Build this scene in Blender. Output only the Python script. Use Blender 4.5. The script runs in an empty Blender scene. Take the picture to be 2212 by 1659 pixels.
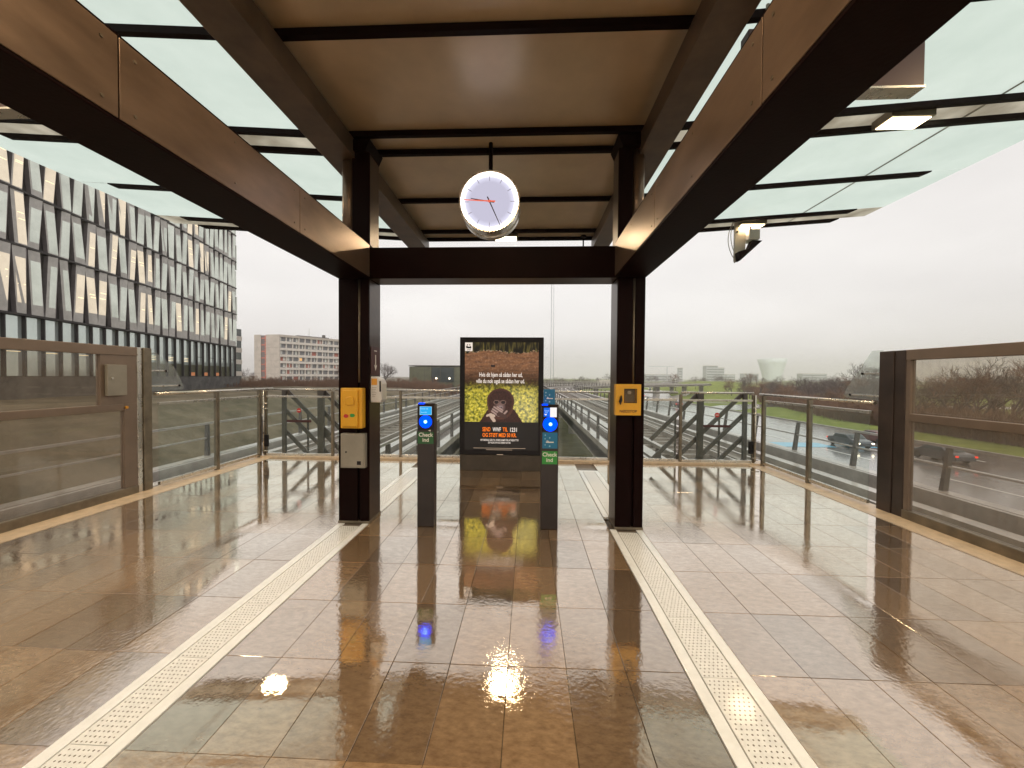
import bpy, math, random
import numpy as np
from mathutils import Vector, Matrix, noise as mnoise
random.seed(7)
R_ = math.radians
C = bpy.context.scene.collection
sc = bpy.context.scene

# ------------------------------------------------------------------ camera
cam_d = bpy.data.cameras.new('camera')
cam = bpy.data.objects.new('camera', cam_d); C.objects.link(cam)
sc.camera = cam
cam_d.sensor_width = 36; cam_d.sensor_fit = 'HORIZONTAL'
cam_d.lens = 36 * 831 / 2212
cam_d.clip_start = 0.05; cam_d.clip_end = 9000
cam.location = (0, 0, 1.55)
_yaw, _pit, _rol = R_(2.41), R_(1.07), R_(0.4)
_F = Vector((-math.sin(_yaw)*math.cos(_pit), math.cos(_yaw)*math.cos(_pit), -math.sin(_pit)))
_R = Vector((math.cos(_yaw), math.sin(_yaw), 0)); _U = _R.cross(_F)
_R2 = _R*math.cos(_rol) + _U*math.sin(_rol); _U2 = _U*math.cos(_rol) - _R*math.sin(_rol)
cam.matrix_world = Matrix(((_R2.x, _U2.x, -_F.x, 0), (_R2.y, _U2.y, -_F.y, 0), (_R2.z, _U2.z, -_F.z, 1.55), (0, 0, 0, 1)))

# ------------------------------------------------------------------ world, sun, exposure
SUN_EL, SUN_AZ = 38, 180
w = bpy.data.worlds.new('World'); sc.world = w; w.use_nodes = True
nt = w.node_tree; nt.nodes.clear()
sky = nt.nodes.new('ShaderNodeTexSky'); sky.sky_type = 'NISHITA'; sky.sun_disc = False
sky.sun_elevation = R_(SUN_EL); sky.sun_rotation = R_(SUN_AZ); sky.dust_density = 6; sky.air_density = 1.0
hs = nt.nodes.new('ShaderNodeHueSaturation'); hs.inputs['Saturation'].default_value = 0.10
bg1 = nt.nodes.new('ShaderNodeBackground'); bg1.inputs[1].default_value = 0.05
tc = nt.nodes.new('ShaderNodeTexCoord'); mp = nt.nodes.new('ShaderNodeMapping'); mp.inputs['Scale'].default_value = (1.2, 1.2, 4.0)
cn = nt.nodes.new('ShaderNodeTexNoise'); cn.inputs['Scale'].default_value = 1.6; cn.inputs['Detail'].default_value = 5
cr = nt.nodes.new('ShaderNodeValToRGB')
cr.color_ramp.elements[0].position = 0.3; cr.color_ramp.elements[0].color = (0.76, 0.725, 0.70, 1)
cr.color_ramp.elements[1].position = 0.7; cr.color_ramp.elements[1].color = (0.92, 0.885, 0.85, 1)
bg2 = nt.nodes.new('ShaderNodeBackground'); bg2.inputs[1].default_value = 0.85
ad = nt.nodes.new('ShaderNodeAddShader'); wo = nt.nodes.new('ShaderNodeOutputWorld')
L = nt.links.new
L(sky.outputs[0], hs.inputs['Color']); L(hs.outputs[0], bg1.inputs[0])
L(tc.outputs['Generated'], mp.inputs[0]); L(mp.outputs[0], cn.inputs['Vector']); L(cn.outputs[0], cr.inputs[0]); L(cr.outputs[0], bg2.inputs[0])
L(bg1.outputs[0], ad.inputs[0]); L(bg2.outputs[0], ad.inputs[1]); L(ad.outputs[0], wo.inputs[0])
sun_d = bpy.data.lights.new('sun', 'SUN'); sun_d.energy = 1.2; sun_d.angle = R_(30); sun_d.color = (1, 0.95, 0.88)
sun = bpy.data.objects.new('sun', sun_d); C.objects.link(sun)
sun.rotation_euler = (R_(90-SUN_EL), 0, R_(180-SUN_AZ))
sc.view_settings.view_transform = 'Standard'; sc.view_settings.look = 'None'
sc.view_settings.exposure = 0.10; sc.view_settings.gamma = 1.0; sc.view_settings.use_curve_mapping = False
sc.cycles.max_bounces = 8; sc.cycles.transparent_max_bounces = 24; sc.cycles.caustics_reflective = False; sc.cycles.caustics_refractive = False
sc.cycles.sample_clamp_indirect = 4; sc.cycles.volume_bounces = 3

# ------------------------------------------------------------------ materials
def newmat(name):
    m = bpy.data.materials.new(name); m.use_nodes = True
    n = m.node_tree; n.nodes.clear()
    out = n.nodes.new('ShaderNodeOutputMaterial')
    return m, n, out
def pbr(name, col, rough=0.5, metal=0.0, var=0.0, vscale=5.0, bump=0.0, bscale=30.0, coat=0.0, coatr=0.05, spec=0.5, col2=None, stretch=None, detail=5, emis=None, estr=0.0, rvar=0.0):
    m, n, out = newmat(name)
    b = n.nodes.new('ShaderNodeBsdfPrincipled'); n.links.new(b.outputs[0], out.inputs[0])
    b.inputs['Base Color'].default_value = (*col, 1); b.inputs['Roughness'].default_value = rough
    b.inputs['Metallic'].default_value = metal; b.inputs['Specular IOR Level'].default_value = spec
    b.inputs['Coat Weight'].default_value = coat; b.inputs['Coat Roughness'].default_value = coatr
    if emis: b.inputs['Emission Color'].default_value = (*emis, 1); b.inputs['Emission Strength'].default_value = estr
    if var or bump or col2 or rvar:
        t = n.nodes.new('ShaderNodeTexCoord'); mpn = n.nodes.new('ShaderNodeMapping')
        if stretch: mpn.inputs['Scale'].default_value = stretch
        n.links.new(t.outputs['Object'], mpn.inputs[0])
        nz = n.nodes.new('ShaderNodeTexNoise'); nz.inputs['Scale'].default_value = vscale; nz.inputs['Detail'].default_value = detail; nz.inputs['Roughness'].default_value = 0.6
        n.links.new(mpn.outputs[0], nz.inputs['Vector'])
        r = n.nodes.new('ShaderNodeValToRGB'); r.color_ramp.elements[0].position = 0.32; r.color_ramp.elements[1].position = 0.68
        c2 = col2 if col2 else tuple(min(1, c*(1+var)) for c in col)
        c1 = col if col2 else tuple(c*(1-var) for c in col)
        r.color_ramp.elements[0].color = (*c1, 1); r.color_ramp.elements[1].color = (*c2, 1)
        n.links.new(nz.outputs[0], r.inputs[0]); n.links.new(r.outputs[0], b.inputs['Base Color'])
        if rvar:
            mr = n.nodes.new('ShaderNodeMapRange'); mr.inputs['To Min'].default_value = max(0.02, rough-rvar); mr.inputs['To Max'].default_value = min(1, rough+rvar)
            n.links.new(nz.outputs[0], mr.inputs[0]); n.links.new(mr.outputs[0], b.inputs['Roughness'])
        if bump:
            n2 = n.nodes.new('ShaderNodeTexNoise'); n2.inputs['Scale'].default_value = bscale; n2.inputs['Detail'].default_value = 4
            n.links.new(mpn.outputs[0], n2.inputs['Vector'])
            bm_ = n.nodes.new('ShaderNodeBump'); bm_.inputs['Strength'].default_value = bump; bm_.inputs['Distance'].default_value = 0.02
            n.links.new(n2.outputs[0], bm_.inputs['Height']); n.links.new(bm_.outputs[0], b.inputs['Normal'])
    return m
def emit(name, col, s):
    m, n, out = newmat(name)
    e = n.nodes.new('ShaderNodeEmission'); e.inputs[0].default_value = (*col, 1); e.inputs[1].default_value = s
    n.links.new(e.outputs[0], out.inputs[0]); return m
def glass(name, tint=(0.9,0.95,0.93), refl=1.0, milk=0.0, milkcol=(0.6, 0.6, 0.58)):
    """thin sheet glass: fresnel reflection over tinted transparency, optional milky film: grime plus painted-in haze and reflection"""
    m, n, out = newmat(name)
    tr = n.nodes.new('ShaderNodeBsdfTransparent'); tr.inputs[0].default_value = (*tint, 1)
    gl = n.nodes.new('ShaderNodeBsdfGlossy'); gl.inputs['Roughness'].default_value = 0.02
    fr = n.nodes.new('ShaderNodeFresnel'); fr.inputs[0].default_value = 1.5
    mu = n.nodes.new('ShaderNodeMath'); mu.operation = 'MULTIPLY'; mu.inputs[1].default_value = refl
    mx = n.nodes.new('ShaderNodeMixShader')
    ge = n.nodes.new('ShaderNodeNewGeometry'); fm = n.nodes.new('ShaderNodeMath'); fm.operation = 'SUBTRACT'; fm.inputs[0].default_value = 1.0
    n.links.new(ge.outputs['Backfacing'], fm.inputs[1]); f2 = n.nodes.new('ShaderNodeMath'); f2.operation = 'MULTIPLY'
    n.links.new(fr.outputs[0], mu.inputs[0]); n.links.new(mu.outputs[0], f2.inputs[0]); n.links.new(fm.outputs[0], f2.inputs[1]); n.links.new(f2.outputs[0], mx.inputs[0])
    base = tr
    if milk:
        df = n.nodes.new('ShaderNodeBsdfDiffuse'); df.inputs[0].default_value = (*milkcol, 1)
        tl = n.nodes.new('ShaderNodeBsdfTranslucent'); tl.inputs[0].default_value = (*milkcol, 1)
        m2 = n.nodes.new('ShaderNodeMixShader'); m2.inputs[0].default_value = 0.5
        n.links.new(df.outputs[0], m2.inputs[1]); n.links.new(tl.outputs[0], m2.inputs[2])
        nz = n.nodes.new('ShaderNodeTexNoise'); nz.inputs['Scale'].default_value = 6; nz.inputs['Detail'].default_value = 6
        t = n.nodes.new('ShaderNodeTexCoord'); n.links.new(t.outputs['Object'], nz.inputs['Vector'])
        mr = n.nodes.new('ShaderNodeMapRange'); mr.inputs['From Min'].default_value = 0.3; mr.inputs['From Max'].default_value = 0.75
        mr.inputs['To Min'].default_value = milk*0.75; mr.inputs['To Max'].default_value = min(1, milk*1.3)
        n.links.new(nz.outputs[0], mr.inputs[0])
        m3 = n.nodes.new('ShaderNodeMixShader'); n.links.new(mr.outputs[0], m3.inputs[0])
        n.links.new(tr.outputs[0], m3.inputs[1]); n.links.new(m2.outputs[0], m3.inputs[2]); base = m3
    n.links.new(base.outputs[0], mx.inputs[1]); n.links.new(gl.outputs[0], mx.inputs[2]); n.links.new(mx.outputs[0], out.inputs[0])
    return m

M = {}
M['dark'] = pbr('dark_paint', (0.007, 0.0015, 0.0012), 0.5, 0.0, var=0.25, vscale=2.5, bump=0.05, bscale=60, spec=0.05)
M['darkside'] = pbr('dark_satin_paint', (0.055, 0.036, 0.028), 0.33, 0.3, var=0.3, vscale=3, bump=0.05, spec=0.5)
M['clad'] = pbr('bronze_cladding', (0.20, 0.138, 0.098), 0.32, 0.55, var=0.20, vscale=2.4, rvar=0.12, detail=9, stretch=(1, 1, 3), bump=0.03, bscale=9)
M['roofbeam'] = pbr('roof_beam_paint', (0.12, 0.088, 0.066), 0.42, 0.2, var=0.3, vscale=4, detail=9, rvar=0.1)
M['ceil'] = pbr('ceiling_panel', (0.60, 0.50, 0.365), 0.34, 0.15, var=0.10, vscale=2.2, rvar=0.07, detail=9, bump=0.02, bscale=5)
M['steel'] = pbr('stainless', (0.58, 0.54, 0.48), 0.28, 0.9, var=0.12, vscale=8, rvar=0.08)
M['steeldk'] = pbr('worn_steel', (0.20, 0.165, 0.12), 0.38, 0.6, var=0.25, vscale=6)
M['screenframe'] = pbr('screen_frame', (0.225, 0.165, 0.125), 0.42, 0.4, var=0.10, vscale=4)
M['grit'] = pbr('tile_bedding', (0.12, 0.09, 0.065), 0.6, coat=0.6, coatr=0.1)
M['drainmetal'] = pbr('drain_metal', (0.96, 0.96, 0.95), 0.35, 0.0, var=0.06, vscale=14, coat=0.8, coatr=0.1, rvar=0.1)
M['studs'] = pbr('drain_grating', (0.90, 0.89, 0.87), 0.4, 0.0, var=0.08, coat=0.7, coatr=0.1, vscale=30)
M['hole'] = pbr('drain_hole', (0.16, 0.125, 0.10), 0.7)
M['plinth'] = pbr('poster_plinth', (0.075, 0.058, 0.042), 0.4, 0.4, var=0.2, vscale=5)
M['edge'] = pbr('edge_stone', (0.66, 0.50, 0.34), 0.45, var=0.15, vscale=9, bump=0.1, coat=0.3, coatr=0.15)
M['yellow'] = pbr('yellow_enamel', (0.80, 0.40, 0.015), 0.4, var=0.05, coat=0.2, emis=None)
M['greybox'] = pbr('grey_box_metal', (0.30, 0.27, 0.22), 0.45, 0.3, var=0.1, vscale=5)
M['whiteplastic'] = pbr('white_plastic', (0.72, 0.69, 0.66), 0.35, var=0.03, coat=0.3)
M['black'] = pbr('black_plastic', (0.009, 0.006, 0.006), 0.35, spec=0.25)
M['postbody'] = pbr('reader_body', (0.022, 0.014, 0.012), 0.42, 0.1, var=0.2, vscale=7)
M['white'] = pbr('white_print', (0.85, 0.83, 0.78), 0.5)
M['red'] = pbr('red_print', (0.55, 0.03, 0.03), 0.4)
M['greenp'] = pbr('green_label', (0.035, 0.30, 0.05), 0.45)
M['greenp2'] = pbr('dark_green_label', (0.012, 0.10, 0.025), 0.45)
M['bluep'] = pbr('blue_label', (0.01, 0.17, 0.34), 0.45)
M['bluel'] = pbr('pale_blue_print', (0.35, 0.6, 0.75), 0.45)
M['maroon'] = pbr('maroon_plate', (0.06, 0.012, 0.012), 0.4)
M['orange'] = pbr('orange_label', (0.75, 0.33, 0.03), 0.45)
M['concrete'] = pbr('wet_concrete', (0.34, 0.31, 0.27), 0.35, var=0.3, vscale=1.5, rvar=0.2, coat=0.6, coatr=0.08)
M['deckdark'] = pbr('track_bed', (0.085, 0.066, 0.055), 0.6, var=0.4, vscale=2.5, rvar=0.25)
M['rail'] = pbr('rail_steel', (0.50, 0.46, 0.42), 0.3, 0.8, var=0.2, vscale=5)
M['railing'] = pbr('galvanised', (0.50, 0.47, 0.44), 0.35, 0.6, var=0.15, vscale=3)
M['postgal'] = pbr('grey_post', (0.085, 0.075, 0.07), 0.5, 0.3, var=0.2, vscale=3)
M['sleeper'] = pbr('sleeper', (0.17, 0.145, 0.12), 0.6, var=0.3, vscale=6)
M['grassdk'] = pbr('rough_grass', (0.045, 0.042, 0.018), 0.95, col2=(0.115, 0.092, 0.050), vscale=0.35, detail=9, bump=0.6, bscale=3)
M['grassgreen'] = pbr('green_grass', (0.12, 0.155, 0.03), 0.95, col2=(0.19, 0.21, 0.05), vscale=0.08, detail=8, bump=0.3, bscale=3)
M['moss'] = pbr('moss', (0.13, 0.10, 0.02), 0.95, col2=(0.22, 0.15, 0.03), vscale=1.5, bump=0.4, bscale=6)
M['asphalt'] = pbr('wet_asphalt', (0.17, 0.165, 0.16), 0.25, var=0.3, vscale=0.15, rvar=0.15, coat=1.0, coatr=0.12)
M['path'] = pbr('wet_path', (0.30, 0.25, 0.20), 0.4, var=0.15, vscale=0.3, coat=0.4, coatr=0.15)
M['roadwhite'] = pbr('road_paint', (0.75, 0.74, 0.70), 0.5)
M['roadblue'] = pbr('blue_lane_paint', (0.10, 0.42, 0.62), 0.35, coat=0.5)
M['twig'] = pbr('twigs', (0.06, 0.042, 0.036), 0.9, col2=(0.115, 0.08, 0.068), vscale=0.8)
M['twigred'] = pbr('red_twigs', (0.10, 0.050, 0.028), 0.9, col2=(0.19, 0.105, 0.06), vscale=0.6)
M['bark'] = pbr('bark', (0.075, 0.06, 0.05), 0.9, var=0.3, vscale=3)
M['brick'] = pbr('dark_wall', (0.09, 0.085, 0.08), 0.8, var=0.4, vscale=1.2)
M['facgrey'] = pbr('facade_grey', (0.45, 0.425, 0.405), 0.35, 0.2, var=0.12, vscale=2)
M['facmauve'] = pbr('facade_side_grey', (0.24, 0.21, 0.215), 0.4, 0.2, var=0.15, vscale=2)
M['facdark'] = pbr('facade_recess', (0.028, 0.022, 0.022), 0.6)
M['faclite'] = pbr('facade_glass_light', (0.78, 0.83, 0.76), 0.22, 0.45, var=0.16, vscale=0.5)
M['facwarm'] = pbr('facade_glass_lit', (0.86, 0.78, 0.66), 0.12, 0.45, var=0.12, vscale=0.9, emis=(1, 0.78, 0.48), estr=0.22)
M['strip'] = emit('office_light_strip', (1, 0.80, 0.48), 1.6)
M['orangelit'] = emit('orange_window', (1, 0.40, 0.18), 0.40)
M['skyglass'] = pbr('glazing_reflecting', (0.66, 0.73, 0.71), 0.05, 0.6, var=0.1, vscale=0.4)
M['dkglass'] = pbr('dark_glazing', (0.05, 0.06, 0.06), 0.06, 0.2, spec=0.8)
M['resconc'] = pbr('precast_concrete', (0.40, 0.35, 0.30), 0.85, var=0.12, vscale=0.5)
M['resconc2'] = pbr('precast_band', (0.55, 0.50, 0.45), 0.85, var=0.08, vscale=0.5)
M['resred'] = pbr('red_stair_paint', (0.42, 0.13, 0.09), 0.7)
M['resrecess'] = pbr('balcony_recess', (0.13, 0.11, 0.105), 0.7)
M['olive'] = pbr('olive_panels', (0.075, 0.075, 0.04), 0.5, var=0.3, vscale=0.6)
M['far'] = pbr('far_building', (0.38, 0.39, 0.40), 0.7, var=0.1, vscale=0.02)
M['farlight'] = pbr('far_pale_building', (0.62, 0.68, 0.66), 0.6)
M['cargrey'] = pbr('grey_car_paint', (0.06, 0.065, 0.075), 0.3, 0.3, coat=0.8)
M['carred'] = pbr('dark_red_car_paint', (0.12, 0.04, 0.035), 0.3, 0.3, coat=0.8)
M['carwhite'] = pbr('white_car_paint', (0.6, 0.6, 0.6), 0.3, coat=0.8)
M['tyre'] = pbr('tyre_rubber', (0.02, 0.02, 0.02), 0.8)
M['taillight'] = emit('tail_light', (1, 0.05, 0.02), 1.6)
M['headlight'] = emit('head_light', (1, 0.85, 0.6), 6.0)
M['lampplate'] = emit('lamp_diffuser', (1, 0.83, 0.52), 9.0)
M['glass'] = glass('railing_glass', (0.955, 0.985, 0.97), 0.8, milk=0.045, milkcol=(0.62, 0.68, 0.63))
M['clear'] = glass('clear_glass', (0.97, 0.99, 0.98), 0.6)
M['screenglass'] = glass('screen_glass', (0.90, 0.865, 0.82), 1.2, milk=0.14, milkcol=(0.50, 0.42, 0.34))  # brown milk paints in a veil and the dim reflection of the station interior
M['finglass'] = glass('fin_glass', (0.94, 0.97, 0.96), 1.0, milk=0.16, milkcol=(0.66, 0.66, 0.63))

def roofglass():
    m, n, out = newmat('frosted_roof_glass')
    tl = n.nodes.new('ShaderNodeBsdfTranslucent'); df = n.nodes.new('ShaderNodeBsdfDiffuse'); gl = n.nodes.new('ShaderNodeBsdfGlossy')
    gl.inputs['Roughness'].default_value = 0.15
    t = n.nodes.new('ShaderNodeTexCoord'); nz = n.nodes.new('ShaderNodeTexNoise'); nz.inputs['Scale'].default_value = 1.7; nz.inputs['Detail'].default_value = 6; nz.inputs['Roughness'].default_value = 0.6
    n.links.new(t.outputs['Object'], nz.inputs['Vector'])
    r = n.nodes.new('ShaderNodeValToRGB'); r.color_ramp.elements[0].position = 0.3; r.color_ramp.elements[1].position = 0.7
    r.color_ramp.elements[0].color = (0.56, 0.65, 0.61, 1); r.color_ramp.elements[1].color = (0.65, 0.735, 0.695, 1)
    n.links.new(nz.outputs[0], r.inputs[0]); n.links.new(r.outputs[0], tl.inputs[0]); df.inputs[0].default_value = (0.35, 0.42, 0.38, 1)
    a = n.nodes.new('ShaderNodeMixShader'); a.inputs[0].default_value = 0.12
    n.links.new(tl.outputs[0], a.inputs[1]); n.links.new(df.outputs[0], a.inputs[2])
    b = n.nodes.new('ShaderNodeMixShader'); b.inputs[0].default_value = 0.03
    n.links.new(a.outputs[0], b.inputs[1]); n.links.new(gl.outputs[0], b.inputs[2]); n.links.new(b.outputs[0], out.inputs[0])
    return m
M['roofglass'] = roofglass()
def dirtyglass():
    m, n, out = newmat('dirty_roof_strip')
    tl = n.nodes.new('ShaderNodeBsdfTranslucent'); df = n.nodes.new('ShaderNodeBsdfDiffuse')
    t = n.nodes.new('ShaderNodeTexCoord'); nz = n.nodes.new('ShaderNodeTexNoise'); nz.inputs['Scale'].default_value = 2.5; nz.inputs['Detail'].default_value = 5
    n.links.new(t.outputs['Object'], nz.inputs['Vector'])
    r = n.nodes.new('ShaderNodeValToRGB'); r.color_ramp.elements[0].position = 0.3; r.color_ramp.elements[1].position = 0.7
    r.color_ramp.elements[0].color = (0.22, 0.19, 0.14, 1); r.color_ramp.elements[1].color = (0.62, 0.58, 0.48, 1)
    n.links.new(nz.outputs[0], r.inputs[0]); n.links.new(r.outputs[0], tl.inputs[0]); df.inputs[0].default_value = (0.4, 0.36, 0.3, 1)
    a = n.nodes.new('ShaderNodeMixShader'); a.inputs[0].default_value = 0.3
    n.links.new(tl.outputs[0], a.inputs[1]); n.links.new(df.outputs[0], a.inputs[2]); n.links.new(a.outputs[0], out.inputs[0])
    return m
M['dirtyglass'] = dirtyglass()

def tilemat():
    """honed stone under a film of rain water"""
    m, n, out = newmat('wet_stone_tile')
    N = n.nodes.new; K = n.links.new
    b = N('ShaderNodeBsdfPrincipled'); b.inputs['Roughness'].default_value = 0.5; b.inputs['Specular IOR Level'].default_value = 0.3
    gl = N('ShaderNodeBsdfAnisotropic'); mix = N('ShaderNodeMixShader')
    gl.inputs['Color'].default_value = (1.0, 0.945, 0.86, 1)
    geo = N('ShaderNodeNewGeometry'); oi = N('ShaderNodeObjectInfo')
    n1 = N('ShaderNodeTexNoise'); n1.inputs['Scale'].default_value = 16; n1.inputs['Detail'].default_value = 10; n1.inputs['Roughness'].default_value = 0.72
    mpn = N('ShaderNodeMapping'); mpn.inputs['Rotation'].default_value = (0, 0, 0.5); mpn.inputs['Scale'].default_value = (1, 2.2, 1)
    K(geo.outputs['Position'], mpn.inputs[0]); K(mpn.outputs[0], n1.inputs['Vector'])
    r = N('ShaderNodeValToRGB'); r.color_ramp.elements[0].position = 0.30; r.color_ramp.elements[1].position = 0.70
    r.color_ramp.elements[0].color = (0.15, 0.082, 0.036, 1); r.color_ramp.elements[1].color = (0.38, 0.245, 0.13, 1)
    K(n1.outputs[0], r.inputs[0])
    hsv = N('ShaderNodeHueSaturation'); mr = N('ShaderNodeMapRange'); mr.inputs['To Min'].default_value = 0.62; mr.inputs['To Max'].default_value = 1.5
    K(oi.outputs['Random'], mr.inputs[0]); K(mr.outputs[0], hsv.inputs['Value']); K(r.outputs[0], hsv.inputs['Color']); K(hsv.outputs[0], b.inputs['Base Color'])
    # large soft mask: standing water against merely wet stone
    n3 = N('ShaderNodeTexNoise'); n3.inputs['Scale'].default_value = 0.8; n3.inputs['Detail'].default_value = 5; n3.inputs['Roughness'].default_value = 0.6
    K(geo.outputs['Position'], n3.inputs['Vector'])
    def mapr(src, a0, a1, b0, b1):
        q = N('ShaderNodeMapRange'); q.inputs['From Min'].default_value = a0; q.inputs['From Max'].default_value = a1; q.inputs['To Min'].default_value = b0; q.inputs['To Max'].default_value = b1
        K(src, q.inputs[0]); return q.outputs[0]
    K(mapr(n3.outputs[0], 0.42, 0.62, 0.018, 0.085), gl.inputs['Roughness'])
    # ripples and stone grain
    n4 = N('ShaderNodeTexNoise'); n4.inputs['Scale'].default_value = 42; n4.inputs['Detail'].default_value = 6; K(geo.outputs['Position'], n4.inputs['Vector'])
    n5 = N('ShaderNodeTexNoise'); n5.inputs['Scale'].default_value = 3.4; n5.inputs['Detail'].default_value = 3; K(geo.outputs['Position'], n5.inputs['Vector'])
    ma = N('ShaderNodeMath'); ma.operation = 'MULTIPLY_ADD'; ma.inputs[1].default_value = 0.22; K(n4.outputs[0], ma.inputs[0])
    mb_ = N('ShaderNodeMath'); mb_.operation = 'MULTIPLY'; mb_.inputs[1].default_value = 0.40; K(n5.outputs[0], mb_.inputs[0]); K(mb_.outputs[0], ma.inputs[2])
    bp = N('ShaderNodeBump'); bp.inputs['Distance'].default_value = 0.007
    K(mapr(n3.outputs[0], 0.42, 0.62, 0.10, 0.75), bp.inputs['Strength']); K(ma.outputs[0], bp.inputs['Height']); K(bp.outputs[0], gl.inputs['Normal'])
    bp2 = N('ShaderNodeBump'); bp2.inputs['Distance'].default_value = 0.004; bp2.inputs['Strength'].default_value = 0.7
    K(n4.outputs[0], bp2.inputs['Height']); K(bp2.outputs[0], b.inputs['Normal'])
    # reflectance rises steeply toward grazing view
    lw = N('ShaderNodeLayerWeight'); lw.inputs['Blend'].default_value = 0.5
    pw = N('ShaderNodeMath'); pw.operation = 'POWER'; pw.inputs[1].default_value = 1.0
    K(lw.outputs['Facing'], pw.inputs[0]); fac = mapr(pw.outputs[0], 0.12, 0.80, 0.05, 0.95)
    ml = N('ShaderNodeMath'); ml.operation = 'MULTIPLY'; K(fac, ml.inputs[0]); K(mapr(n3.outputs[0], 0.40, 0.62, 1.0, 0.80), ml.inputs[1])
    mg = N('ShaderNodeMath'); mg.operation = 'MULTIPLY'; K(ml.outputs[0], mg.inputs[0]); K(mapr(n1.outputs[0], 0.30, 0.66, 0.80, 1.0), mg.inputs[1])
    K(mg.outputs[0], mix.inputs[0]); K(b.outputs[0], mix.inputs[1]); K(gl.outputs[0], mix.inputs[2]); K(mix.outputs[0], out.inputs[0])
    return m
M['tile'] = tilemat()

# ------------------------------------------------------------------ mesh helpers
class MB:
    def __init__(s): s.v = []; s.f = []; s.mi = []; s.smooth = []
    def add(s, vs, fs, mi=0, sm=False):
        o = len(s.v); s.v += [tuple(p) for p in vs]
        for f in fs: s.f.append(tuple(i+o for i in f)); s.mi.append(mi); s.smooth.append(sm)
        return s
    def box(s, x0, x1, y0, y1, z0, z1, mi=0):
        return s.add([(x0,y0,z0),(x1,y0,z0),(x1,y1,z0),(x0,y1,z0),(x0,y0,z1),(x1,y0,z1),(x1,y1,z1),(x0,y1,z1)],
                     [(0,3,2,1),(4,5,6,7),(0,1,5,4),(1,2,6,5),(2,3,7,6),(3,0,4,7)], mi)
    def hexa(s, b, t, mi=0):
        return s.add(list(b)+list(t), [(0,3,2,1),(4,5,6,7),(0,1,5,4),(1,2,6,5),(2,3,7,6),(3,0,4,7)], mi)
    def tube(s, p0, p1, r, n=8, r1=None, mi=0, caps=True, sm=True):
        p0, p1 = Vector(p0), Vector(p1); d = (p1-p0)
        if d.length < 1e-6: return s
        d.normalize(); a = d.orthogonal().normalized(); b = d.cross(a); r1 = r if r1 is None else r1
        vs = []
        for p, rr in ((p0, r), (p1, r1)):
            for i in range(n):
                t = 2*math.pi*i/n; vs.append(p + a*math.cos(t)*rr + b*math.sin(t)*rr)
        o = len(s.v); s.add(vs, [(i, (i+1) % n, n+(i+1) % n, n+i) for i in range(n)], mi, sm)
        if caps:
            s.f += [tuple(o+i for i in reversed(range(n))), tuple(o+n+i for i in range(n))]; s.mi += [mi, mi]; s.smooth += [False, False]
        return s
    def bar(s, p0, p1, w, h, mi=0):
        """rectangular bar; w across (horizontal), h vertical-ish"""
        p0, p1 = Vector(p0), Vector(p1); d = (p1-p0).normalized()
        up = Vector((0, 0, 1)); a = d.cross(up)
        if a.length < 1e-3: a = Vector((1, 0, 0))
        a.normalize(); b = a.cross(d).normalized()
        q = lambda p: [p-a*w/2-b*h/2, p+a*w/2-b*h/2, p+a*w/2+b*h/2, p-a*w/2+b*h/2]
        return s.add(q(p0)+q(p1), [(0,1,2,3),(4,7,6,5),(0,4,5,1),(1,5,6,2),(2,6,7,3),(3,7,4,0)], mi)
    def prism(s, poly, y0, y1, mi=0, axis='y'):
        """extrude a polygon of (a, z) pairs; axis y: a = X, axis x: a = Y"""
        n = len(poly)
        mk = (lambda a, z, t: (a, t, z)) if axis == 'y' else ((lambda a, z, t: (t, a, z)) if axis == 'x' else (lambda a, z, t: (a, z, t)))
        vs = [mk(a, z, y0) for a, z in poly] + [mk(a, z, y1) for a, z in poly]
        fs = [tuple(range(n)), tuple(reversed(range(n, 2*n)))] + [(i, n+i, n+(i+1) % n, (i+1) % n) for i in range(n)]
        return s.add(vs, fs, mi)
    def disc(s, c, r, y0, y1, n=32, mi=0):
        return s.prism([(c[0]+r*math.cos(2*math.pi*i/n), c[1]+r*math.sin(2*math.pi*i/n)) for i in range(n)], y0, y1, mi)
    def mesh(s, name, mats):
        me = bpy.data.meshes.new(name); me.from_pydata(s.v, [], s.f)
        for m in (mats if isinstance(mats, (list, tuple)) else [mats]): me.materials.append(m)
        me.polygons.foreach_set('material_index', s.mi); me.polygons.foreach_set('use_smooth', s.smooth)
        me.update(); return me
    def build(s, name, mats, parent=None, loc=None, bevel=0.0, fix=True):
        me = s.mesh(name, mats)
        if fix:
            import bmesh
            bm = bmesh.new(); bm.from_mesh(me); bmesh.ops.recalc_face_normals(bm, faces=bm.faces); bm.to_mesh(me); bm.free()
        return obj(name, me, parent, loc, bevel)
def obj(name, me, parent=None, loc=None, bevel=0.0):
    o = bpy.data.objects.new(name, me); C.objects.link(o)
    if parent: o.parent = parent
    if loc: o.location = loc
    if bevel:
        b = o.modifiers.new('bevel', 'BEVEL'); b.width = bevel; b.segments = 2; b.limit_method = 'ANGLE'
    return o
def tag(o, label=None, cat=None, group=None, kind=None):
    if label: o['label'] = label
    if cat: o['category'] = cat
    if group: o['group'] = group
    if kind: o['kind'] = kind
    return o
def empty(name, label, cat, loc=(0, 0, 0), rz=0, group=None):
    o = bpy.data.objects.new(name, None); C.objects.link(o); o.location = loc; o.rotation_euler = (0, 0, rz); o.empty_display_size = 0.2
    return tag(o, label, cat, group)
def copy_tree(o, parent=None):
    c = o.copy(); C.objects.link(c); c.parent = parent
    for ch in list(o.children): copy_tree(ch, c)
    return c
_fonts = {}
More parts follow.
